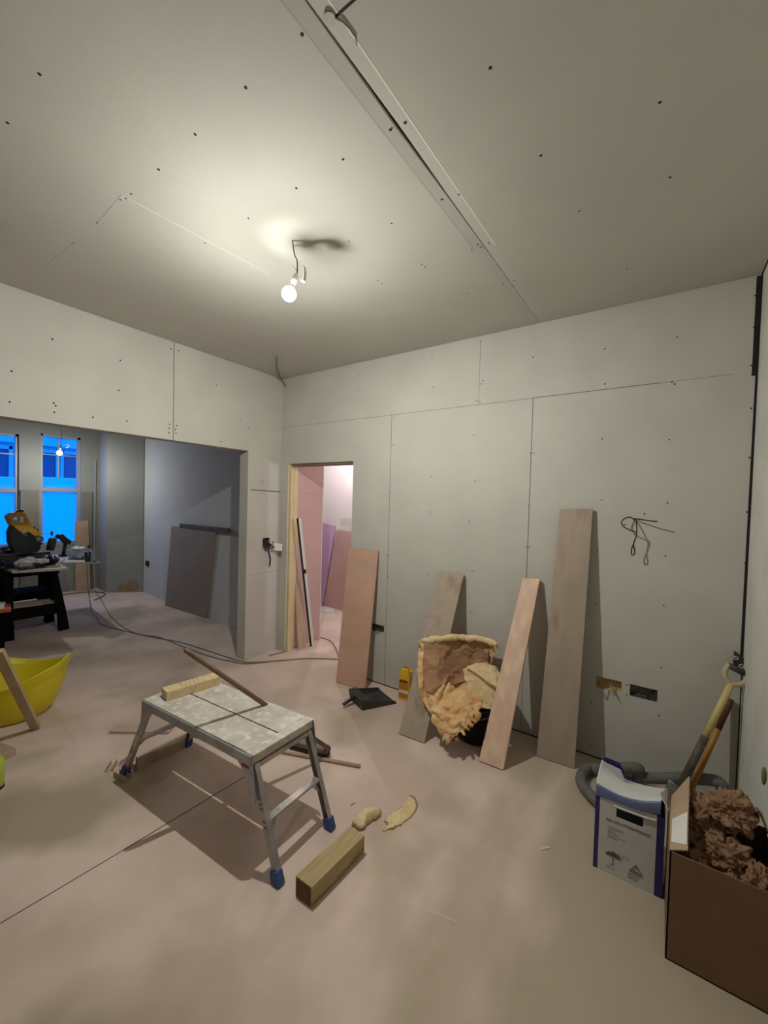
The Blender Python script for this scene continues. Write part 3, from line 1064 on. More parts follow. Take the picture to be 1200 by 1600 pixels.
n2 = n * .022
mb.slab(a + n2 + V(0, 0, .0), b + n2, b + n2 * 4 + V(0, 0, .0), a + n2 * 4, (0, 0, 1), .03, .002)
tag(mb.out('timber_offcut', scrap_m), 'flat offcut lying behind the brown upright one by the platform', 'timber', 'offcuts by the work platform')
# bent metal channel offcuts
t = thing('metal_channel', at(178, 1208, 'z', 0), 'short bent metal channel offcut at the left foot of the work platform', 'metal offcut')
p = at(182, 1212, 'z', 0)
for k, (qx, qy, L2, r2) in enumerate(((0, 0, .10, .2), (-.06, .05, .06, 1.9), (-.07, -.01, .07, 2.4))):
    M = Matrix.Translation(p + V(qx, qy, .0)) @ Matrix.Rotation(r2, 4, 'Z')
    mb = MB()
    mb.box(0, L2, -.018, .018, 0, .002, M=M)
    mb.box(0, L2, -.018, -.016, 0, .035, M=M)
    mb.box(0, L2, .016, .018, 0, .028, M=M)
    mb.out('channel_piece', scrap_m, t)

# treated timber post offcut
c = [at(462, 1368, 'z', .085), at(487, 1387, 'z', .085), at(570, 1305, 'z', .085), at(548, 1290, 'z', .085)]
c = [V(q.x, q.y, 0) for q in c]
t = thing('timber_post', sum(c, V(0, 0, 0)) / 4, 'short thick treated timber post offcut lying right of the work platform', 'timber')
mb = MB()
mb.hexa(c + [q + V(0, 0, .085) for q in c], .003)
mb.out('post', treated_m, t)
mb = MB()
d = (c[0] - c[3]).normalized() * .0006
s = (c[1] - c[0]).normalized() * .004
mb.hexa([c[0] + s + V(0, 0, .004), c[1] - s + V(0, 0, .004), c[1] - s + d + V(0, 0, .004), c[0] + s + d + V(0, 0, .004), c[0] + s + V(0, 0, .081), c[1] - s + V(0, 0, .081), c[1] - s + d + V(0, 0, .081), c[0] + s + d + V(0, 0, .081)])
mb.out('end_grain', endg_m, t)


# wisps of insulation on the floor
def wool_scrap(px, z, th, m, label, name='insulation_scrap', amp=.006):
    pts = [at(a, b, 'z', 0) for a, b in px]
    c = sum(pts, V(0, 0, 0)) / len(pts)
    mb = MB()
    rings = []
    n = 48
    outl = []
    cp = catmull(pts + [pts[0]], 8)[:-1]
    nr = 7
    b = mb.bm
    top = b.verts.new(c + V(0, 0, z + th))
    prev = None
    for r in range(1, nr + 1):
        f = r / nr
        ring = []
        for q in cp:
            p = c + (q - c) * f
            if r == nr:
                p += (q - c).normalized() * random.uniform(-.006, .010)
            k = noise.noise(p * 38) * amp * 2
            ring.append(b.verts.new(V(p.x, p.y, max(.001, z + th * (1 - f ** 3) + k * (1 - f * .6)))))
        m_ = len(ring)
        for i in range(m_):
            if prev is None:
                b.faces.new((top, ring[i], ring[(i + 1) % m_]))
            else:
                b.faces.new((prev[i], ring[i], ring[(i + 1) % m_], prev[(i + 1) % m_]))
        prev = ring
    bot = b.verts.new(V(c.x, c.y, 0))
    for i in range(len(prev)):
        b.faces.new((bot, prev[(i + 1) % len(prev)], prev[i]))
    return tag(mb.out(name, m, smooth=True), label, 'insulation')


wool_scrap([(549, 1290), (560, 1275), (572, 1268), (590, 1268), (596, 1272), (590, 1280), (575, 1288), (566, 1299)], .01, .035, woolp_m, 'small torn wisp of glass wool at the end of the timber post')
wool_scrap([(598, 1300), (606, 1288), (600, 1283), (615, 1270), (634, 1258), (640, 1243), (649, 1250), (651, 1264), (643, 1278), (625, 1290), (612, 1296)], .002, .012, woolp_m, 'flat torn wisp of glass wool on the floor right of the timber post')
mb = MB()
mb.beam(at(846, 1326, 'z', .002), at(859, 1324, 'z', .002), .012, .004)
tag(mb.out('wood_chip', chalk_m), 'tiny pale wood chip on the floor in front of the boards', 'chip')
mb = MB()
mb.beam(at(548, 1258, 'z', .002), at(555, 1254, 'z', .002), .006, .003)
tag(mb.out('wood_chip', gapl_m), 'tiny dark chip on the floor near the right platform foot', 'chip')

# floor sheet joint
mb = MB()
mb.beam(at(393, 1207, 'z', .0), at(190, 1330, 'z', .0), .005, .0012)
mb.beam(at(190, 1330, 'z', .0), V(1.385, -2.75, 0), .004, .0012)
mb.out('sheet_joint', dark_m, bpy.data.objects['floor'])
mb = MB()
mb.beam(at(640, 1409, 'z', .0), at(716, 1441, 'z', .0), .004, .0012)
mb.out('chalk_line', chalk_m, bpy.data.objects['floor'])

# ------------------------------------------------------------------ bucket and insulation
BC = V(2.375, -.245, 0)
t = thing('bucket', BC, 'black builder\'s bucket stuffed with insulation against the back wall', 'bucket')
mb = MB()
mb.lathe([(.122, 0), (.126, .004), (.148, .235), (.156, .237), (.157, .252), (.150, .254), (.144, .252), (.143, .236), (.121, .012), (.001, .010)], Matrix.Translation(BC), 40, caps=False)
mb.lathe([(.001, .0), (.122, .0)], Matrix.Translation(BC), 40, caps=False)
mb.out('body', black_m, t, True, recalc=False)
hd = [BC + V(.157 * math.cos(a), -.02 - .10 * math.sin(a) * 1.0, .24 - .06 * math.sin(a)) for a in [PI * k / 16 for k in range(17)]]
hd = [V(BC.x + .160 * math.cos(a), BC.y - .162 * math.sin(a), .245 - .05 * math.sin(a)) for a in [PI * k / 16 for k in range(17)]]
MB().tube(hd, .003, 6).out('wire_handle', steel_m, t)

# rows of the draped batt: photo position of each point and how far it stands off the wall
ROWS = [
    [(656, 1003, -.37), (684, 998, -.33), (712, 996, -.22), (742, 996, -.17), (776, 1008, -.15)],
    [(653, 1030, -.42), (684, 1030, -.37), (715, 1030, -.23), (745, 1028, -.16), (770, 1030, -.14)],
    [(653, 1060, -.48), (684, 1062, -.43), (712, 1062, -.27), (738, 1058, -.20), (766, 1050, -.15)],
    [(658, 1090, -.53), (686, 1090, -.49), (712, 1082, -.38), (734, 1072, -.30), (760, 1070, -.22)],
    [(668, 1115, -.56), (692, 1112, -.55), (715, 1106, -.50), (736, 1098, -.44), (752, 1098, -.38)],
    [(682, 1138, -.58), (699, 1136, -.58), (716, 1130, -.56), (734, 1120, -.50), (745, 1112, -.46)],
    [(694, 1156, -.58), (702, 1158, -.59), (712, 1150, -.58), (724, 1138, -.55), (736, 1124, -.51)],
]
GR = [[at(a, b, 'y', c) for a, b, c in r] for r in ROWS]


def cr(a, b, c, d, t):
    return .5 * ((2 * b) + (c - a) * t + (2 * a - 5 * b + 4 * c - d) * t * t + (3 * b - a - 3 * c + d) * t ** 3)


def patch(G):
    nr, nc = len(G), len(G[0])

    def ev(u, v):
        x = u * (nc - 1)
        y = v * (nr - 1)
        i, j = min(int(x), nc - 2), min(int(y), nr - 2)
        fx, fy = x - i, y - j

        def row(k):
            k = max(0, min(nr - 1, k))
            g = G[k]
            return cr(g[max(i - 1, 0)], g[i], g[i + 1], g[min(i + 2, nc - 1)], fx)
        return cr(row(j - 1), row(j), row(j + 1), row(j + 2), fy)
    return ev


def wool_disp(p):
    k = noise.noise(p * 9) * .026 + noise.noise(p * 26) * .009 + noise.noise(p * 60) * .005
    low = max(0, min(1, (.46 - p.z) / .10))
    cre = 1 - min(1, abs(noise.noise(p * 5.5 + V(1, 7, 3))) * 7)
    cre2 = 1 - min(1, abs(noise.noise(p * 10 + V(4, 2, 9))) * 5)
    return k - low * (cre * .032 + cre2 * .016) - (1 - low) * .012 * (1 - min(1, abs(noise.noise(p * 5 + V(2, 2, 2))) * 6))


ev = patch(GR)
t = thing('insulation_batt', at(700, 1150, 'y', -.53), 'large curled yellow glass wool batt draped out of the black bucket', 'insulation')
mb = MB()
mb.sheet(lambda u, v: ev(1 - u, v) + V(noise.noise(V(u * 9, v * 9, 3)) * .006, 0, noise.noise(V(u * 14, v * 5, 8)) * (.012 if v in (0, 1) else .003)), 110, 130, .036, wool_disp)
o = mb.out('batt', wool_m, t, True)
mb = MB()
mb.sheet(lambda u, v: ev(.92 - .82 * u + .05 * noise.noise(V(v * 3, 2, u)), .035 + (.28 + .12 * u + .05 * noise.noise(V(u * 5, 1, 3))) * v) + V(-.002, -.012, .003), 60, 44, .004, lambda p: wool_disp(p) + .002)
plabel(mb.out('inner_face', mat('brown_wool_face', (.36, .20, .115), (.46, .27, .15), 8, .95, bump=.5, bscale=30), t, True), 'browner inner face of the batt')
for g in (at(700, 1150, 'y', -.53),):
    pass


def tuft(parent, p, d, n=14, L=.04, r=.0016):
    mb = MB()
    for k in range(n):
        a = Vector(p) + V(random.uniform(-.018, .018), random.uniform(-.01, .01), random.uniform(-.01, .012))
        e = Vector(d) + V(random.uniform(-.5, .5), random.uniform(-.3, .3), random.uniform(-.4, .4))
        l = L * random.uniform(.5, 1.1)
        mb.tube(catmull([a, a + e.normalized() * l * .5 + V(random.uniform(-.006, .006), 0, random.uniform(-.006, .006)), a + e.normalized() * l], 3), [r * 2.2] * 4 + [r * 1.5, r * .8, r * .5], 5)
    return mb.out('tuft', woolp_m, parent, True)


tuft(t, at(699, 1150, 'y', -.60), (.1, -.2, -1), 22, .045, .003)
tuft(t, at(772, 1004, 'y', -.16), (.8, -.3, -.5), 16, .06, .002)
tuft(t, at(660, 1004, 'y', -.34), (-1, -.1, -.1), 6, .03, .002)
# rolled top edge
tp = [at(a, b, 'y', c) for a, b, c in ((657, 1003, -.38), (672, 1000, -.36), (690, 998, -.32), (712, 996, -.24), (735, 997, -.20), (756, 1000, -.18), (776, 1008, -.17))]
cp = catmull(tp, 8)
mb = MB()
mb.tube([q + V(0, noise.noise(q * 20) * .008, noise.noise(q * 33) * .010) for q in cp], [.008 + .015 * math.sin(PI * .5 * min(1, (i + 1) / 10)) + noise.noise(q * 30) * .010 for i, q in enumerate(cp)], 12)
mb.out('rolled_edge', woolp_m, t, True)

G2 = [[at(722, 1046, 'y', -.26), at(742, 1040, 'y', -.28), at(764, 1044, 'y', -.26), at(782, 1062, 'y', -.24)],
      [at(727, 1062, 'y', -.30), at(745, 1062, 'y', -.31), at(764, 1066, 'y', -.30), at(784, 1076, 'y', -.26)],
      [at(733, 1080, 'y', -.34), at(748, 1084, 'y', -.345), at(766, 1088, 'y', -.33), at(784, 1092, 'y', -.28)],
      [at(742, 1106, 'y', -.37), at(754, 1107, 'y', -.37), at(768, 1108, 'y', -.35), at(784, 1110, 'y', -.30)]]
ev2 = patch(G2)
mb = MB()
mb.sheet(lambda u, v: ev2(1 - u, v) + V(0, 0, noise.noise(V(u * 9, v * 9, 1)) * .004), 32, 32, .05, lambda p: noise.noise(p * 25) * .010 + noise.noise(p * 60) * .004)
tag(mb.out('insulation_batt', woolp_m, smooth=True), 'paler square of glass wool pushed into the bucket beside the large curled batt', 'insulation')
G3 = [[at(728, 1043, 'y', -.30), at(742, 1037, 'y', -.28), at(762, 1036, 'y', -.24), at(778, 1044, 'y', -.20)],
      [at(745, 1052, 'y', -.325), at(755, 1052, 'y', -.31), at(770, 1056, 'y', -.29), at(785, 1060, 'y', -.25)],
      [at(760, 1064, 'y', -.335), at(768, 1068, 'y', -.33), at(776, 1072, 'y', -.32), at(786, 1078, 'y', -.28)]]
ev3 = patch(G3)
mb = MB()
mb.sheet(lambda u, v: ev3(1 - u, v), 28, 24, .035, lambda p: noise.noise(p * 25) * .009 + noise.noise(p * 60) * .004)
tag(mb.out('insulation_batt', woolp_m, smooth=True), 'folded glass wool flap on top of the paler square in the bucket', 'insulation')

# ------------------------------------------------------------------ dustpan
O = V(1.50, -.285, 0)
M = Matrix.Translation(O) @ Matrix.Rotation(math.radians(66), 4, 'Z')
t = thing('dustpan', O, 'black plastic dustpan lying on the floor before the back wall', 'dustpan')
mb = MB()
L_, W_, Hh = .15, .125, .085
th = .003
mb.hexa([M @ V(*q) for q in ((-L_, -W_ * .8, .004), (L_, -W_ * 1.05, .0), (L_, W_ * 1.05, .0), (-L_, W_ * .8, .004), (-L_, -W_ * .8, .008), (L_, -W_ * 1.05, .003), (L_, W_ * 1.05, .003), (-L_, W_ * .8, .008))])
for s in (-1, 1):
    mb.hexa([M @ V(*q) for q in ((-L_, s * W_ * .8, .004), (L_, s * W_ * 1.05, .0), (L_, s * (W_ * 1.05 + th), .0), (-L_, s * (W_ * .8 + th), .004), (-L_ - .01, s * W_ * .95, Hh), (L_ * .9, s * W_ * 1.08, .025), (L_ * .9, s * (W_ * 1.08 + th), .025), (-L_ - .01, s * (W_ * .95 + th), Hh))])
mb.hexa([M @ V(*q) for q in ((-L_, -W_ * .8, .004), (-L_, W_ * .8, .004), (-L_ - th, W_ * .8, .004), (-L_ - th, -W_ * .8, .004), (-L_ - .012, -W_ * .95, Hh), (-L_ - .012, W_ * .95, Hh), (-L_ - .015, W_ * .95, Hh), (-L_ - .015, -W_ * .95, Hh))])
mb.hexa([M @ V(*q) for q in ((-L_ - .012, -W_ * .95, Hh - .003), (-L_ - .012, W_ * .95, Hh - .003), (-L_ + .055, W_ * .93, Hh - .003), (-L_ + .055, -W_ * .93, Hh - .003), (-L_ - .012, -W_ * .95, Hh), (-L_ - .012, W_ * .95, Hh), (-L_ + .055, W_ * .93, Hh), (-L_ + .055, -W_ * .93, Hh))])
mb.out('pan', blackdust_m, t)
mb = MB()
a = M @ V(-L_ - .005, .02, Hh * .72)
b = at(536, 1101, 'z', .03)
mb.beam(a, b, .028, .016, bev=.005)
mb.out('handle', black_m, t)

# ------------------------------------------------------------------ yellow bottle
t = thing('glue_bottle', (1.695, -.10, 0), 'tall yellow plastic jerry bottle on the floor against the back wall', 'bottle')
M = Matrix.Translation(V(1.695, -.095, 0)) @ Matrix.Rotation(.12, 4, 'Z')
mb = MB()
mb.box(-.048, .048, -.032, .032, 0, .19, bev=.008, M=M)
c0 = [V(-.048, -.032, .188), V(.048, -.032, .188), V(.048, .032, .188), V(-.048, .032, .188)]
c1 = [V(-.026, -.026, .262), V(.034, -.026, .262), V(.034, .026, .262), V(-.026, .026, .262)]
mb.hexa([M @ q for q in c0 + c1], .007)
mb.out('body', yel2_m, t)
mb = MB()
mb.box(-.020, .028, -.006, .006, .252, .268, bev=.003, M=M)
mb.out('handle', mat('brown_cap', (.16, .09, .02), rough=.5), t)
mb = MB()
mb.lathe([(.011, .0), (.011, .018), (.004, .03)], M @ Matrix.Translation(V(.044, 0, .235)) @ Matrix.Rotation(.9, 4, 'Y'), 14)
mb.out('nozzle', yel2_m, t)
mb = MB()
mb.box(-.042, .042, -.0335, -.032, .02, .165, M=M)
lb = mb.out('label', orange_m, t)
mb = MB()
mb.box(-.038, .030, -.0345, -.0334, .150, .170, M=M)
mb.out('label_text', mat('brown_print', (.12, .06, .01), rough=.5), lb)
mb = MB()
mb.box(-.042, .042, -.0348, -.0336, .062, .085, M=M)
mb.out('label_band', white_m, lb)

# ------------------------------------------------------------------ white and blue carton
X0, X1, Y0, Y1, ZT = 3.202, 3.462, -.900, -.700, .345
t = thing('carton', ((X0 + X1) / 2, (Y0 + Y1) / 2, 0), 'white carton with navy edges and an open torn lid on the floor', 'box')
mb = MB()
e = .004
y = Y0
HX0, HX1, HZ0, HZ1 = 3.285, 3.385, .268, .312
for x0, x1, z0, z1 in ((X0 + .018, HX0, 0, ZT), (HX1, X1 - .028, 0, ZT), (HX0, HX1, 0, HZ0), (HX0, HX1, HZ1, ZT)):
    mb.box(x0, x1, y, y + e, z0, z1)
mb.out('front_panel', offw_m, t)
mb = MB()
mb.box(X0, X0 + .018, y, y + e, 0, ZT)
mb.box(X1 - .028, X1, y, y + e, 0, ZT)
mb.box(X0, X0 + e, y + e, Y1, 0, ZT)
mb.box(X1 - e, X1, y + e, Y1, 0, ZT)
mb.box(X0, X1, Y1 - e, Y1, 0, ZT)
mb.box(X0, X1, y + e, Y1, 0, e)
mb.out('side_panel', navy_m, t)
MB().box(X0 + .006, X1 - .006, y + .01, Y1 - .006, .02, .25).out('dark_contents', black_m, t)
# lid: curved flap over the top, standing up at its left rear
LG_ = [[at(930, 1242, 'y', Y0 - .004), at(965, 1254, 'y', Y0 - .006), at(1000, 1267, 'y', Y0 - .008), at(1033, 1274, 'y', Y0 - .004)],
       [at(932, 1222, 'y', Y0 + .01), at(966, 1240, 'y', Y0 + .01), at(1000, 1249, 'y', Y0 + .01), at(1034, 1250, 'y', Y0 + .01)],
       [at(936, 1204, 'y', Y0 + .06), at(968, 1221, 'y', Y0 + .08), at(1000, 1234, 'y', Y0 + .10), at(1038, 1240, 'y', Y0 + .10)],
       [at(941, 1187, 'y', Y0 + .10), at(972, 1214, 'y', Y0 + .14), at(1004, 1226, 'y', Y0 + .17), at(1040, 1232, 'y', Y0 + .17)]]
evl = patch(LG_)
mb = MB()
mb.sheet(lambda u, v: evl(u, .30 + .70 * v), 24, 18, .003)
lid = mb.out('lid_flap', offw_m, t, True)
mb = MB()
mb.sheet(lambda u, v: evl(u, .30 * v), 24, 8, .003)
mb.out('lid_band', bband_m, t, True)
mb = MB()
mb.prism([at(a, b, 'y', Y0 + .11) for a, b in ((941, 1188), (945, 1183), (968, 1192), (975, 1204), (972, 1216))], (0, 1, 0), .003)
mb.out('lid_tab', navy_m, t)
mb = MB()
mb.prism([at(a, b, 'y', Y0 + .10) for a, b in ((941, 1189), (970, 1203), (976, 1219), (971, 1221), (937, 1205))], (0, 1, 0), .003)
mb.out('lid_tab', offw_m, t)
mb = MB()
mb.sheet(lambda u, v: at(1030, 1240, 'y', Y0 + .02).lerp(at(1052, 1281, 'y', Y0 - .03), v).lerp(at(1041, 1232, 'y', Y0 + .13).lerp(at(1050, 1262, 'y', Y0 + .08), v), u), 4, 6, .003)
mb.out('side_flap', offw_m, t)
# dark carrying slot lip, print and symbols
mb = MB()
mb.tube([V(HX0 - .008, Y0 - .001, HZ1 + .004), V(HX0 + .02, Y0 - .006, HZ1 + .006), V(HX1, Y0 - .005, HZ1 + .008), V(X1 - .03, Y0 - .003, HZ1 + .012)], .005, 8)
mb.out('folded_lip', offw_m, t)
text_mesh('SOL-OR UTTREMPCILON', .0150, frame((X0 + .045, Y0 - .0008, .238), (1, 0, .02), (0, 0, 1)), ink_m, t, 'print_title')
for k, s in enumerate(('Content unit box flat', 'Use dry area and', 'floor tiles', 'Batch number', 'Keep away from water', 'Store upright')):
    text_mesh(s, .0075, frame((X0 + .052, Y0 - .0008, .214 - .0095 * k), (1, 0, 0), (0, 0, 1)), lt_ink_m, t, 'print_line')
cx, cz = X0 + .078, .085
dome = [V(cx + .030 * math.cos(a), Y0 - .0012, cz + .020 * math.sin(a)) for a in [PI * k / 14 for k in range(15)]]
mb = MB()
mb.prism(dome, (0, -1, 0), .0008)
mb.tube([V(cx, Y0 - .001, cz), V(cx, Y0 - .001, cz - .034), V(cx - .004, Y0 - .001, cz - .039), V(cx - .010, Y0 - .001, cz - .036)], .0014, 6)
mb.tube([V(cx, Y0 - .001, cz + .018), V(cx, Y0 - .001, cz + .026)], .0012, 6)
mb.out('umbrella_symbol', ink_m, t)
mb = MB()
for k in range(7):
    mb.tube([V(cx + .020 + .006 * k, Y0 - .001, cz + .028 - (k % 3) * .005), V(cx + .025 + .006 * k, Y0 - .001, cz + .018 - (k % 3) * .005)], .0012, 5)
mb.out('rain_symbol', lt_ink_m, t)
mb = MB()
tx, tz = X0 + .165, .058
tri = [V(tx - .024, Y0 - .001, tz), V(tx + .024, Y0 - .001, tz), V(tx, Y0 - .001, tz + .036)]
for i in range(3):
    mb.tube([tri[i], tri[(i + 1) % 3]], .0016, 6)
mb.tube([V(tx - .012, Y0 - .001, tz + .005), V(tx + .012, Y0 - .001, tz + .005), V(tx, Y0 - .001, tz + .024), V(tx - .012, Y0 - .001, tz + .005)], .0010, 5)
mb.out('recycle_symbol', ink_m, t)
for k, s in enumerate(('please recycle', 'this carton', 'cardboard')):
    text_mesh(s, .0085, frame((tx - .030, Y0 - .0008, tz - .012 - .010 * k), (1, 0, 0), (0, 0, 1)), lt_ink_m, t, 'print_line')
text_mesh('keep dry', .009, frame((cx - .024, Y0 - .0008, cz - .054), (1, 0, 0), (0, 0, 1)), lt_ink_m, t, 'print_line')

# ------------------------------------------------------------------ brown cardboard box with packing paper
BX0, BX1, BY0, BY1, BZ = 3.472, 3.792, -1.165, -.80, .40
t = thing('cardboard_box', ((BX0 + BX1) / 2, (BY0 + BY1) / 2, 0), 'open brown cardboard box in the right corner full of crumpled paper', 'box')
mb = MB()
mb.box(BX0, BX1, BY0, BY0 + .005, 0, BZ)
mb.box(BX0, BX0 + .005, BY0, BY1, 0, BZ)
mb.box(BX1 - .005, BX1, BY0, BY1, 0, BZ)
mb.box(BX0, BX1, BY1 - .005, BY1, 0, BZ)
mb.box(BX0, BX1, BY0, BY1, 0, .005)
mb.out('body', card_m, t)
P1, P2 = V(BX0, BY0 + .004, BZ), V(BX0 + .012, BY1 - .02, BZ)
P3, P4 = at(1078, 1214, 'y', BY1 - .03), at(1075, 1330, 'y', BY0 + .02)
mb = MB()
mb.sheet(lambda u, v: P1.lerp(P2, u).lerp(P4.lerp(P3, u), v), 8, 8, .004)
mb.out('flap', cardin_m, t)
mb = MB()
mb.sheet(lambda u, v: P1.lerp(P2, .12 + u * .38).lerp(P4.lerp(P3, .05 + u * .42), .12 + v * .86) + V(-.0028, 0, .0052), 4, 4, .001)
mb.out('white_label', white_m, t)
for (y0, y1, z1, xo) in ((BY0 + .05, BY0 + .19, .12, .0), (BY0 + .24, BY1 - .03, .13, -.01)):
    mb = MB()
    mb.sheet(lambda u, v: V(BX1 - .003 + xo * v - .03 * v, y0 + (y1 - y0) * u + .01 * math.sin(v * 4), BZ + z1 * v * (1 - .3 * u)), 5, 5, .004)
    mb.out('flap', cardin_m, t)


def crumple(cx, cy, cz, rx, ry, rz, seed, label):
    bm_ = bmesh.new()
    bmesh.ops.create_icosphere(bm_, subdivisions=5, radius=1)
    for v in bm_.verts:
        d = v.co.normalized()
        q = d * 1.5 + V(seed, seed * 1.7, seed * .3)
        f_, _p = noise.voronoi(q * 1.25)
        g_, _p = noise.voronoi(q * 2.7 + V(3, 1, 2))
        k = .70 + .40 * min(.9, f_[1] - f_[0]) + .26 * min(.6, g_[1] - g_[0]) + noise.noise(q * 1.1) * .28
        v.co = V(cx + d.x * rx * k, cy + d.y * ry * k, cz + d.z * rz * k)
    mb = MB()
    mb.bm.free()
    mb.bm = bm_
    return tag(mb.out('packing_paper', paper_m, smooth=False), label, 'paper', 'crumpled brown paper in the cardboard box')


crumple(3.575, -.895, .380, .085, .11, .11, 1.0, 'crumpled brown paper ball against the left flap of the box')
crumple(3.670, -.885, .462, .095, .085, .085, 4.4, 'largest crumpled paper ball at the back of the box')
crumple(3.640, -.985, .335, .10, .095, .085, 7.1, 'crumpled brown paper ball in the middle of the box')
crumple(3.730, -1.06, .33, .055, .085, .080, 9.9, 'crumpled brown paper at the front right of the box')
crumple(3.545, -1.05, .29, .065, .085, .075, 13.2, 'crumpled brown paper low at the front left of the box')

# ------------------------------------------------------------------ grey foam pipe coil
t = thing('foam_hose', (3.2, -.4, 0), 'thick grey foam hose coiled on the floor behind the cartons', 'hose')
pts = [(968, 1196, .05), (935, 1192, .035), (912, 1200, .035), (900, 1213, .035), (905, 1228, .035), (920, 1236, .05), (935, 1230, .06)]
c = [at(a, b, 'z', q) for a, b, q in pts]
c = [V(3.36, -.09, .04), V(3.24, -.12, .035), V(3.14, -.16, .033), V(3.075, -.24, .033), V(3.07, -.36, .033), V(3.13, -.45, .033), V(3.20, -.51, .033)]
MB().tube(catmull(c, 8), .030, 14).out('hose_loop', grey_m, t, True)
c = [V(3.12, -.30, .09), V(3.20, -.25, .10), V(3.34, -.19, .13), at(1000, 1214, 'y', -.17), at(1060, 1216, 'y', -.14), at(1105, 1218, 'y', -.12), at(1126, 1224, 'y', -.12), at(1129, 1236, 'y', -.12)]
MB().tube(catmull(c, 8), .030, 14).out('hose_loop', grey_m, t, True)

# ------------------------------------------------------------------ spade in the corner
gt = at(1143, 1068, 'y', -.09)
gb = at(1078, 1200, 'y', -.20)
d = (gb - gt).normalized()
foot = gt + d * ((gt.z - .125) / -d.z)
t = thing('spade', (foot.x, foot.y, 0), 'spade with cream D-shaped grip and yellow shaft leaning in the right corner', 'spade')
soc = gt.lerp(gb, .62)
MB().tube([gt, gt.lerp(soc, .5), soc], [.017, .0165, .0165], 16).out('shaft', shaft_m, t, True)
MB().tube([soc, foot], [.0185, .021], 16).out('shaft_socket', shaftd_m, t, True)
side = d.cross(V(0, -1, 0)).normalized()
if side.x < 0:
    side = -side
fn = side.cross(d).normalized()
o_ = gt
Dp = [(-.042, -.088), (-.046, -.050), (-.036, -.020), (-.014, -.002), (0, .004), (.014, -.002), (.036, -.020), (.046, -.050), (.042, -.088)]
cpt = catmull([o_ + side * a + d * b for a, b in Dp], 5)
MB().tube(cpt, [.0125] * len(cpt), 12).out('grip_yoke', mat('cream_plastic', (.48, .43, .27), rough=.5), t, True)
MB().tube([o_ + side * -.040 + d * -.082, o_ + side * .040 + d * -.082], .016, 12).out('grip_bar', blackdust_m, t, True)
mb = MB()
bw = .055
b0 = foot
fl2 = d
mb.sheet(lambda u, v: b0 + side * (u - .5) * 2 * bw * (1 - .15 * v * v) + d * (v * .118 * (1 - .15 * (2 * u - 1) ** 2 * v)) + fn * (.012 * (2 * u - 1) ** 2), 12, 10, .002)
mb.out('blade', steel_m, t, True)
# second tool handle behind it, with an amber shaft
g2t = at(1136, 1108, 'y', -.035)
g2b = at(1095, 1200, 'y', -.13)
d2 = (g2b - g2t).normalized()
f2 = g2t + d2 * ((g2t.z - .02) / -d2.z)
t = thing('amber_handle', (f2.x, f2.y, 0), 'amber tool handle standing behind the spade in the right corner', 'handle')
MB().tube([g2t - d2 * .02, f2], .014, 12).out('shaft', amber_m, t, True)
MB().tube([g2t - d2 * .06, g2t - d2 * .02, g2t + d2 * .12], [.012, .0145, .0145], 12).out('grip', mat('dark_red_grip', (.10, .03, .015), rough=.6), t, True)

# dark switch box with cable glands up the corner
t = thing('corner_socket_box', at(1152, 1045, 'y', -.0), 'dark metal box with two ring glands above the spade grip in the corner', 'socket box')
a, b, c, d_ = [at(q, r, 'y', -.03) for q, r in ((1146, 1038), (1167, 1046), (1167, 1036), (1149, 1020))]
mb = MB()
q0, q1, q2, q3 = [at(q, r, 'y', -.022) for q, r in ((1145, 1046), (1169, 1052), (1169, 1034), (1148, 1018))]
mb.prism([q0, q1, q2, q3], (0, 1, 0), .0215)
mb.out('metal_box', mat('dark_box', (.035, .032, .025), rough=.5), t)
for q, r in ((1150, 1028), (1158, 1041)):
    cc = at(q, r, 'y', -.0235)
    ringp = [cc + V(.008 * math.cos(a_), 0, .009 * math.sin(a_)) for a_ in [2 * PI * k / 14 for k in range(15)]]
    MB().tube(ringp, .0022, 6).out('ring_gland', white_m, t, True)
MB().tube([at(1145, 1042, 'y', -.024), at(1149, 1043, 'y', -.024)], .003, 6).out('screw_head', white_m, t)

# moss-green item at the frame's right edge
mb = MB()
pg = at(1198, 1214, 'x', 3.79)
mb.lathe([(.012, -.03), (.020, -.01), (.018, .02), (.008, .035)], Matrix.Translation(V(3.782, pg.y, pg.z)), 10, fn=lambda p, a, r, z_: V(p.x * .4, p.y, p.z))
tag(mb.out('moss_sponge', mat('moss_green', (.10, .14, .03), (.16, .20, .05), 30, .95), smooth=True), 'small moss-green sponge stuck to the right wall above the cardboard box', 'sponge')

# ------------------------------------------------------------------ doorway objects
a = at(487, 1010, 'z', 0)
b = at(466, 810, 'y', .06)
t = thing('spirit_level', a, 'long black and white level leaning inside the doorway', 'level')
sd = V(.75, .65, 0)
dd = (b - a).normalized()
mb = MB()
mb.beam(a + V(0, 0, .003) + sd * .016, b + sd * .016, .026, .022, up=V(.65, -.75, 0), bev=.002)
mb.out('white_face', white_m, t)
mb = MB()
mb.beam(a + V(0, 0, .003) - sd * .008, b - sd * .008, .020, .024, up=V(.65, -.75, 0), bev=.002)
mb.out('black_body', black_m, t)
mb = MB()
m_ = a.lerp(b, .60) + sd * .016 - V(.65, -.75, 0) * -.011
mb.tube([m_ - dd * .022, m_ + dd * .022], .012, 8)
mb.out('vial', black_m, t)
mb = MB()
mb.hexa([V(.205, .105, 0), V(.225, .20, 0), V(.235, .20, 0), V(.215, .105, 0), V(.134, .105, .72), V(.134, .20, .76), V(.144, .20, .76), V(.144, .105, .72)])  # thin brown panel standing in for a shadow on the pink wall
tag(mb.out('shade_panel', ply_m), 'brown panel standing in for the shadow on the pink wall inside the doorway', 'board')


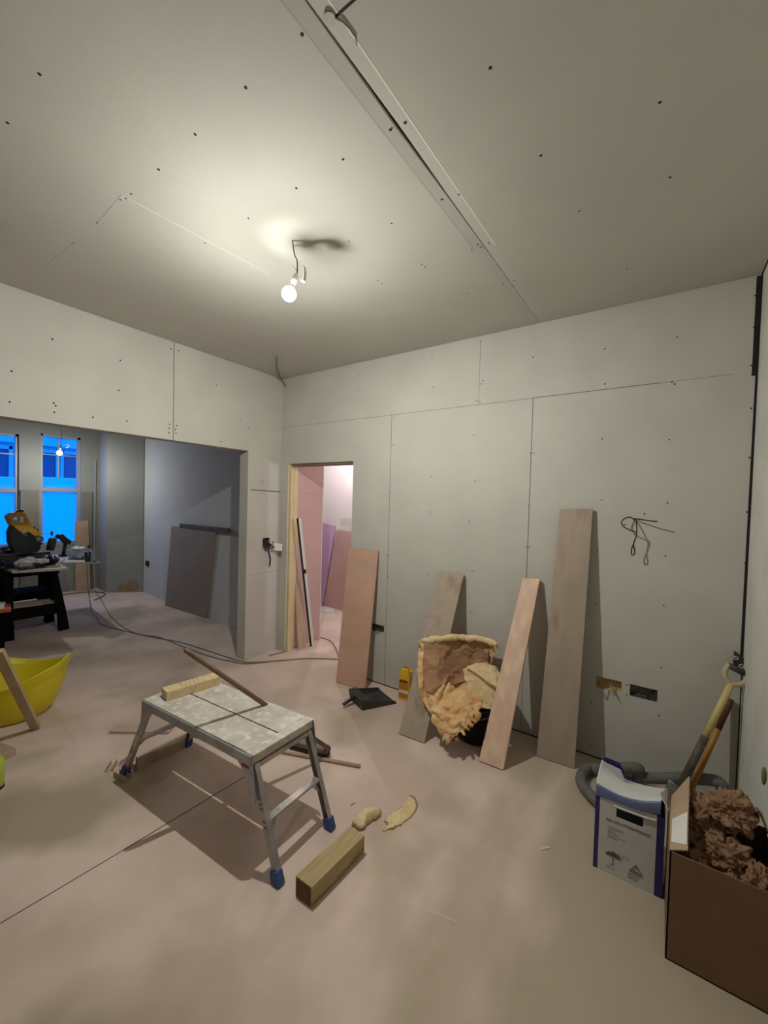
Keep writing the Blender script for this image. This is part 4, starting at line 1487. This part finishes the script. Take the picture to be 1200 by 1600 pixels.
def hall_board(px, y, m, label, th=.012):
    bl, br, tr, tl = [at(a, b, 'y', y) for a, b in px]
    mb = MB()
    bl.z = br.z = .002
    bl.y = br.y = y - .10
    mb.slab(bl, br, tr, tl, (0, 1, .08), th, .001)
    return tag(mb.out('wall_board', m), label, 'board', 'boards at the end of the hall')


hall_board([(498, 946), (511, 948), (524, 822), (498, 816)], 1.715, mauve_m, 'mauve board leaning at the end of the hall, left of the rose one')
hall_board([(512, 947), (565, 956), (565, 832), (526, 828)], 1.715, rose_m, 'rose brown board leaning at the end of the hall, right of the mauve one')
mb = MB()
rp = [at(a, b, 'y', 1.739) for a, b in ((531, 812), (538, 809), (560, 811), (575, 813), (575, 836), (552, 833), (536, 834), (530, 826), (533, 818))]
mb.prism(rp, (0, -1, 0), .004)
mb.out('plaster_patch', chalk_m, bpy.data.objects['wall_hall_end'])
t = wool_scrap([(500, 948), (512, 946), (522, 950), (525, 955), (512, 957), (498, 955)], .001, .008, chalk_m, 'white crumbs of plaster on the hall floor below the mauve board', 'plaster_crumbs')
t['category'] = 'plaster'

# ------------------------------------------------------------------ extension cables on the floor


def floor_cable(px, label, m=cable_m, r=.0055, pre=()):
    pts = [Vector(p) for p in pre] + [at(a, b, 'z', r + .0005) for a, b in px]
    mb = MB()
    c = catmull(pts, 8)
    for q in c:
        q.z = max(q.z, r + .0005)
    mb.tube(c, r, 8)
    return tag(mb.out('extension_cable', m, smooth=True), label, 'cable', 'extension cables on the floor')


floor_cable([(160, 976), (200, 987), (240, 996), (280, 1003), (320, 1015), (350, 1025), (380, 1034), (400, 1034.5), (440, 1032), (480, 1029), (527, 1030), (545, 1032)],
            'grey cable running from the worktop along the floor to the doorway board', pre=[(-2.54, -.90, .745), (-2.56, -.88, .45), (-2.60, -.82, .12), (-2.66, -.74, .006)])
floor_cable([(148, 922), (160, 940), (170, 958), (190, 978), (215, 990), (250, 996), (290, 1012), (330, 1026), (360, 1033), (385, 1037), (420, 1034)],
            'grey cable curving from the bay past the tool table to the pier')
floor_cable([(420, 1024), (445, 1018), (470, 1008), (495, 997), (508, 998), (518, 1003), (526, 1016), (530, 1030)],
            'grey cable looping out of the doorway to the pinkish board')
mb = MB()
mb.tube(catmull([V(-3.70, -.40, .006), V(-3.9, -.2, .006), V(-4.1, -.12, .006), V(-4.3, -.2, .006), V(-4.4, -.4, .006), V(-4.45, -.9, .006)], 8), .008, 8)
tag(mb.out('extension_cable', cableb_m, smooth=True), 'black cable lying along the foot of the bay wall', 'cable')

# ------------------------------------------------------------------ front room: sheet and level on the side wall
a, b = at(258, 946, 'z', .003), at(322, 966, 'z', .003)
ta, tb = at(268, 822, 'y', .205), at(336, 830, 'y', .120)
t = thing('plasterboard_sheet', (a + b) / 2, 'dark grey plasterboard sheet leaning on the front room side wall', 'board')
n = (b - a).cross(ta - a)
if n.y < 0:
    n = -n
MB().slab(a, b, tb, ta, n, .0125, .001).out('panel', greyboard_m, t)
a, b = at(282, 821, 'y', .185), at(360, 829, 'y', .085)
t = thing('spirit_level', a, 'dark spirit level resting on top of the grey plasterboard sheet', 'level')
MB().beam(a, b, .022, .055, bev=.003).out('body', levelbody_m, t)
for f in (.24, .66):
    c = a.lerp(b, f)
    MB().beam(c - V(.03, 0, 0), c + V(.03, 0, 0), .024, .03, bev=.003).out('vial_slot', black_m, t)
for f in (.02, .98):
    c = a.lerp(b, f)
    MB().beam(c - V(.015, 0, 0), c + V(.015, 0, 0), .026, .058, bev=.003).out('end_cap', black_m, t)

# ------------------------------------------------------------------ tool table on plastic sawhorses
TZ = .755


def sawhorse(p, label):
    """two splayed A-frames joined by a top bar and a low shelf; p is the middle of the foot print, bar runs along y"""
    t = thing('sawhorse', p, label, 'sawhorse', 'black plastic sawhorses under the worktop')
    x, y = p[0], p[1]
    hy, hx = .235, .10
    MB().box(x - .045, x + .045, y - .27, y + .27, .655, .728, bev=.006).out('top_bar', blackw_m, t)
    for sx in (-1, 1):
        for sy in (-1, 1):
            mb = MB()
            mb.beam((x + sx * .03, y + sy * (hy - .035), .68), (x + sx * .20, y + sy * (hy + .0), .27), .085, .045, up=(1, 0, 0), w1=.075, bev=.004)
            mb.beam((x + sx * .20, y + sy * (hy + .0), .28), (x + sx * .25, y + sy * (hy + .015), .0), .075, .05, up=(1, 0, 0), w1=.10, h1=.06, bev=.004)
            mb.out('leg', blackw_m, t)
        MB().box(x + sx * .19 - .02, x + sx * .19 + .02, y - hy, y + hy, .20, .30, bev=.004).out('side_brace', blackw_m, t)
    MB().box(x - .18, x + .18, y - hy + .02, y + hy - .02, .285, .30).out('shelf', blackw_m, t)
    return t


sawhorse((-2.68, -1.42, 0), 'near black plastic sawhorse under the tool-covered worktop')
sawhorse((-3.70, -1.22, 0), 'far black plastic sawhorse under the tool-covered worktop')
mb = MB()
c = [V(-2.475, -1.625, TZ - .025), V(-2.31, -1.17, TZ - .025), V(-4.02, -.98, TZ - .025), V(-4.05, -1.62, TZ - .025)]
mb.hexa(c + [p + V(0, 0, .025) for p in c], .002)
tag(mb.out('worktop', top_m), 'pale dusty worktop board carrying the saw and tools', 'worktop')
mb = MB()
c = [V(-2.70, -1.12, TZ + .001), V(-2.43, -.80, TZ + .001), V(-3.5, -.66, TZ + .001), V(-3.5, -1.12, TZ + .001)]
mb.hexa(c + [p + V(0, 0, .018) for p in c], .002)
tag(mb.out('side_board', top_m), 'pale board overhanging the right side of the worktop with the plastic bottles on it', 'board')
mb = MB()
a = at(118, 815, 'x', -4.59)
mb.slab(V(-4.50, -.38, .0), V(-4.50, -.17, .0), V(-4.61, -.17, 1.17), V(-4.61, -.36, 1.17), (-1, 0, 0), .012)
tag(mb.out('brown_panel', mat('brown_panel', (.42, .29, .21), (.48, .34, .25), 5, .8)), 'brown board leaning in front of the right bay window', 'board')
# timber bits on the sawhorse shelf
for k, (dy, dz, rz) in enumerate(((-.10, .303, .05), (.06, .303, -.06), (-.02, .328, .12))):
    M = Matrix.Translation(V(-2.66, -1.42 + dy, dz)) @ Matrix.Rotation(rz + 1.35, 4, 'Z')
    mb = MB()
    mb.box(-.20, .20, -.045, .045, 0, .022, bev=.002, M=M)
    tag(mb.out('timber_offcut', plygrey_m if k else scrap_m), ('grey offcut at the near end of the sawhorse shelf', 'grey offcut at the far end of the sawhorse shelf', 'grey offcut lying across the two others on the sawhorse shelf')[k], 'timber', 'offcuts on the sawhorse shelf')

# mitre saw
t = thing('mitre_saw', (-3.05, -1.40, TZ), 'yellow and black mitre saw with raised D handle on the worktop', 'saw')
SX = -2.95


def sp(a, b, x=SX):
    return at(a, b, 'x', x)


MB().lathe([(.001, 0), (.17, 0), (.175, .02), (.16, .045), (.001, .05)], Matrix.Translation(V(-3.05, -1.36, TZ)), 30, caps=False).out('turntable', steel_m, t, True)
MB().box(-3.20, -2.93, -1.62, -1.10, TZ, TZ + .04, bev=.006).out('base', black_m, t)
MB().box(-3.10, -3.06, -1.60, -1.12, TZ + .04, TZ + .12, bev=.006).out('fence', blackdust_m, t)
# yellow blade guard and handle arm as a thick profile with a grip opening
mb = MB()
outer = [(13, 807), (20, 802), (33, 799), (40, 803), (45, 812), (47, 819), (55, 823), (63, 829), (65, 838), (62, 843), (56, 839), (50, 834), (45, 831), (36, 833), (28, 828), (19, 820), (15, 812)]
inner = [(21, 809), (30, 807), (38, 808), (43, 810), (42, 814), (36, 816), (28, 814), (22, 812)]
lo = [sp(a, b) for a, b in outer]
bmx = bmesh.new()
vs = [bmx.verts.new(p) for p in lo]
vi = [bmx.verts.new(sp(a, b)) for a, b in inner]
for L__ in (vs, vi):
    for i in range(len(L__)):
        bmx.edges.new((L__[i], L__[(i + 1) % len(L__)]))
bmesh.ops.triangle_fill(bmx, use_beauty=True, edges=bmx.edges[:])
ext = bmesh.ops.extrude_face_region(bmx, geom=bmx.faces[:])
for v in [g for g in ext['geom'] if isinstance(g, bmesh.types.BMVert)]:
    v.co += V(-.09, -.02, 0)
mb.bm.free()
mb.bm = bmx
mb.out('guard_arm', sawy_m, t)
MB().tube(catmull([sp(21, 806, SX - .01), sp(25, 801, SX - .02), sp(33, 798, SX - .02), sp(37, 799, SX - .02)], 4), .013, 8).out('grip_rubber', black_m, t, True)
mb = MB()
mb.prism([sp(a, b, SX + .01) for a, b in ((21, 822), (28, 829), (40, 838), (48, 833), (54, 838), (62, 844), (64, 855), (60, 862), (40, 866), (24, 862), (18, 848), (17, 832))], (-1, -.1, 0), .14)
mb.out('motor_body', black_m, t)
MB().lathe([(.001, 0), (.045, 0), (.045, .03), (.03, .045), (.001, .045)], frame(sp(60, 842, SX + .0), (0, 1, 0), (0, 0, 1)), 20, caps=False).out('pulley', steel_m, t, True)
MB().lathe([(.001, 0), (.042, 0), (.045, .14), (.03, .16), (.001, .16)], Matrix.Translation(sp(78, 860, SX + .0)) @ Matrix.Rotation(-.2, 4, 'X'), 20, caps=False).out('motor_cap', blackdust_m, t, True)
MB().tube([sp(66, 833, SX + .02), sp(81, 833, SX + .02)], .005, 6).out('guard_rod', black_m, t)
MB().tube([sp(81, 830, SX + .02), sp(81, 837, SX + .02)], .012, 8).out('knob', black_m, t)
for q in ((53, 824), (58, 827)):
    MB().tube([sp(q[0], q[1], SX + .008), sp(q[0] + 2, q[1] + 1, SX + .008)], .010, 8).out('guard_slot', black_m, t)


def blob(name, cx, cy, cz, rx, ry, rz, m, label, cat, seed=0, amp=.25, group=None, sub=4):
    bm_ = bmesh.new()
    bmesh.ops.create_icosphere(bm_, subdivisions=sub, radius=1)
    for v in bm_.verts:
        d = v.co.normalized()
        k = 1 + noise.noise(d * 1.7 + V(seed, 0, seed)) * amp * 1.6 + noise.noise(d * 4 + V(0, seed, 0)) * amp * .5
        zz = d.z * rz * k
        v.co = V(cx + d.x * rx * k, cy + d.y * ry * k, max(cz + zz, cz - rz * .8))
    mb = MB()
    mb.bm.free()
    mb.bm = bm_
    return tag(mb.out(name, m, smooth=True), label, cat, group)


def on(px, py, x):
    q = at(px, py, 'x', x)
    return q


q = on(10, 858, -3.3)
blob('tool_bag', q.x, q.y, TZ + .08, .12, .16, .10, black_m, 'black tool bag at the left end of the worktop behind the saw', 'bag', 3)
q = on(2, 847, -3.2)
blob('work_glove', q.x + .5, -1.66, TZ + .045, .07, .09, .05, black_m, 'black work glove at the left edge of the worktop', 'glove', 5)
q = on(40, 873, -2.65)
blob('white_rag', -2.66, -1.47, TZ + .045, .06, .09, .055, cloth_m, 'crumpled white rag on the worktop in front of the saw', 'cloth', 8, .4)
blob('white_rag', -2.58, -1.36, TZ + .07, .05, .08, .03, cloth_m, 'flat white rag draped over the black jacket on the worktop', 'cloth', 12, .4)
blob('black_jacket', -2.60, -1.37, TZ + .032, .08, .09, .04, black_m, 'small black garment bundled at the front of the worktop', 'garment', 14, .3)
blob('black_jacket', -2.75, -1.22, TZ + .055, .12, .09, .065, black_m, 'rounded black garment bundle at the right of the worktop', 'garment', 17, .25)
# sander
t = thing('sander', (-2.54, -1.50, TZ), 'small maroon and white sander lying at the front edge of the worktop', 'sander')
MB().tube(catmull([V(-2.54, -1.56, TZ + .05), V(-2.535, -1.50, TZ + .055), V(-2.53, -1.44, TZ + .05)], 4), [.028, .03, .033, .034, .034, .033, .032, .03, .028], 12).out('body', mat('grey_tool', (.36, .34, .36), rough=.4), t, True)
MB().box(-2.57, -2.50, -1.50, -1.42, TZ, TZ + .035, bev=.008).out('base', maroon_m, t)
MB().tube([V(-2.50, -1.57, TZ + .012), V(-2.50, -1.51, TZ + .012)], .012, 10).out('battery', black_m, t)
# hammer handle, chisel bits
for k, (a, b, r, m, lb, cat) in enumerate((((-2.50, -1.29, TZ + .01), (-2.44, -1.20, TZ + .012), .008, timber_m, 'short wooden chisel handle near the right front of the worktop', 'chisel'),
                                            ((-2.46, -1.24, TZ + .03), (-2.58, -1.12, TZ + .07), .012, cloth_m, 'white folded strip leaning on the black bundle', 'strip'))):
    mb = MB()
    mb.tube([a, tuple((a[i] + b[i]) / 2 for i in range(3)), b], [r, r * 1.2, r * .8], 10)
    tag(mb.out(('chisel', 'paper_strip')[k], m, smooth=True), lb, cat)
mb = MB()
mb.box(-2.86, -2.70, -1.62, -1.54, TZ, TZ + .05, bev=.008)
tag(mb.out('tool_case', blackdust_m), 'small dark tool case at the left front of the worktop', 'case')
mb = MB()
mb.tube(catmull([V(-2.62, -1.24, TZ + .008), V(-2.50, -1.22, TZ + .008), V(-2.44, -1.28, TZ + .008), V(-2.52, -1.33, TZ + .008), V(-2.60, -1.30, TZ + .008)], 6), .006, 8)
tag(mb.out('yellow_cord', mat('yellow_cord', (.50, .40, .16), rough=.6), smooth=True), 'short yellowish cord curled near the right front of the worktop', 'cord')
# drill beyond the bundle
t = thing('cordless_drill', (-3.35, -.98, TZ), 'dark cordless drill at the back right of the worktop', 'drill')
q = [at(a, b, 'x', -3.3) for a, b in ((88, 848), (95, 838), (103, 846), (108, 856))]
MB().tube([q[1] + V(0, -.05, .0), q[1], q[2], q[2] + V(0, .05, -.02)], [.03, .04, .045, .03], 12).out('body', black_m, t, True)
MB().tube([q[2], V(q[2].x, q[2].y - .03, TZ + .03)], .022, 10).out('grip', black_m, t, True)
MB().box(q[2].x - .04, q[2].x + .04, q[2].y - .08, q[2].y + .02, TZ, TZ + .045, bev=.006).out('battery', black_m, t)
MB().tube(catmull([q[0] + V(0, -.1, -.04), q[0] + V(0, -.07, .03), q[1] + V(0, -.04, .01)], 5), .007, 6).out('cord', black_m, t, True)
# plastic bag, can, bottles on the side board
blob('plastic_bag', -2.95, -.86, TZ + .093, .14, .10, .085, mat('bluish_bag', (.42, .46, .58), (.52, .56, .66), 12, .35), 'bluish white plastic bag on the overhanging side board', 'bag', 21, .25)
mb = MB()
mb.lathe([(.03, 0), (.032, .003), (.032, .118), (.027, .124)], Matrix.Translation(V(-2.56, -.885, TZ + .020)), 20)
tag(mb.out('drink_can', mat('dark_navy_can', (.03, .03, .07), rough=.3), smooth=True), 'dark drinks can standing before the clear bottles', 'can')


def bottle(x, y, s, label):
    z = TZ + .020
    t = thing('water_bottle', (x, y, z), label, 'bottle', 'clear bottles on the side board')
    MB().lathe([(.028 * s, 0), (.033 * s, .005), (.033 * s, .05), (.030 * s, .055), (.033 * s, .06), (.033 * s, .105), (.024 * s, .135), (.013 * s, .150), (.013 * s, .165)], Matrix.Translation(V(x, y, z)), 20).out('body', clear_m, t, True)
    MB().lathe([(.015 * s, .160), (.015 * s, .182)], Matrix.Translation(V(x, y, z)), 14).out('cap', black_m, t)


bottle(-2.62, -.845, 1.0, 'nearer clear plastic bottle beside the dark can')
bottle(-2.78, -.80, 1.0, 'farther clear plastic bottle behind the first one')
mb = MB()
mb.box(-2.545, -2.465, -.845, -.812, TZ + .0195, TZ + .030, bev=.002)
tag(mb.out('dark_tray', maroon_m), 'small dark tray at the end of the overhanging side board', 'tray')

# orange-edged tray on a black stool at the left edge
t = thing('hop_up_bench', (-2.22, -1.90, 0), 'low black bench with white top and orange edge at the left of the front room', 'bench')
c = [V(-2.04, -1.73, .405), V(-2.30, -1.68, .405), V(-2.50, -2.35, .405), V(-2.10, -2.35, .405)]
MB().hexa([p for p in c] + [p + V(0, 0, .035) for p in c], .004).out('orange_rim', mat('orange_red_plastic', (.50, .08, .04), rough=.45), t)
c = [V(-2.07, -1.78, .439), V(-2.29, -1.72, .439), V(-2.48, -2.33, .439), V(-2.12, -2.33, .439)]
MB().hexa([p for p in c] + [p + V(0, 0, .03) for p in c], .004).out('white_top', white_m, t)
for x, y in ((-2.14, -1.80), (-2.30, -1.78), (-2.16, -2.25), (-2.40, -2.25)):
    MB().beam((x, y, 0), (x, y, .405), .07, .07, up=(0, 1, 0), bev=.004).out('leg', blackw_m, t)

# ------------------------------------------------------------------ yellow tub and trestle at the left edge
TC = V(-.47, -2.06, 0)
t = thing('flexible_tub', TC, 'large yellow flexible builder\'s tub in the wide opening at the left edge', 'tub')


def tubfn(p, a, r, z_):
    f = z_ / .34
    dz = .055 * math.cos(2 * (a - .75)) * f ** 3
    k = 1 + .05 * math.cos(2 * (a - .75)) * f
    spike = math.exp(-((a - .80) / .13) ** 2) * f ** 4
    return V(p.x * k * (1 + .08 * spike), p.y * k * (1 + .08 * spike), z_ + dz + .045 * spike - .025 * f ** 2 * math.exp(-((a - 1.35) / .3) ** 2))


pr = [(.15, 0), (.20, .012), (.235, .06), (.268, .15), (.29, .25), (.31, .34), (.316, .342), (.313, .332), (.285, .25), (.262, .15), (.228, .06), (.19, .02), (.001, .018)]
mb = MB()
mb.lathe(pr, Matrix.Translation(TC), 72, caps=False, fn=tubfn)
mb.lathe([(.001, 0), (.15, 0)], Matrix.Translation(TC), 72, caps=False)
mb.out('body', yel_m, t, True, recalc=False)

# trestle whose splayed leg crosses the tub
t = thing('timber_trestle', (.10, -2.35, 0), 'plain timber trestle with one splayed leg standing before the yellow tub', 'trestle')
f0 = at(56, 1139, 'z', .0)
top = at(-3, 1018, 'y', -2.33)
bot = V(f0.x, f0.y, 0)
up_ = (top - bot).normalized()
topx = bot + up_ * ((.75) / up_.z)
leg = MB().beam(bot + V(0, 0, .008), topx, .05, .028, up=(1, -.6, 0), bev=.002).out('leg', mat('greyed_batten', (.40, .30, .17), (.47, .36, .21), 6, .75), t)
kn = bot.lerp(topx, .25)
offs = [V(0, 0, 0), V(-.10, -.72 * 2, 0)]
MB().beam((topx.x - .1, topx.y - .05, .76), (topx.x + .55, topx.y - .15, .76), .05, .05, bev=.003).out('top_rail', scrap_m, t)
for p0, p1 in (((topx.x - .05, topx.y - .45, 0), (topx.x - .03, topx.y - .06, .745)), ((topx.x + .50, topx.y - .50, 0), (topx.x + .48, topx.y - .16, .745)), ((topx.x + .42, topx.y - .0, 0), (topx.x + .48, topx.y - .12, .745))):
    if p0[0] < .6:
        MB().beam(p0, p1, .05, .028, up=(1, 0, 0), bev=.002).out('leg', scrap_m, t)

# pale offcut and lime tub at the bottom left edge
mb = MB()
M = Matrix.Translation(at(2, 1184, 'z', 0)) @ Matrix.Rotation(.25, 4, 'Z')
mb.box(-.16, .05, -.05, .05, 0, .045, bev=.003, M=M)
tag(mb.out('timber_offcut', ply_m), 'pale timber offcut at the left edge in front of the yellow tub', 'timber')
q = at(-9, 1232, 'z', 0)
t = thing('spray_can', q, 'lime green can with black base at the left edge of the floor', 'can')
MB().lathe([(.040, .012), (.042, .016), (.042, .15), (.03, .17)], Matrix.Translation(V(q.x, q.y, 0)), 24).out('body', lime_m, t, True)
MB().lathe([(.043, .0), (.043, .014)], Matrix.Translation(V(q.x, q.y, 0)), 24).out('base_ring', black_m, t)
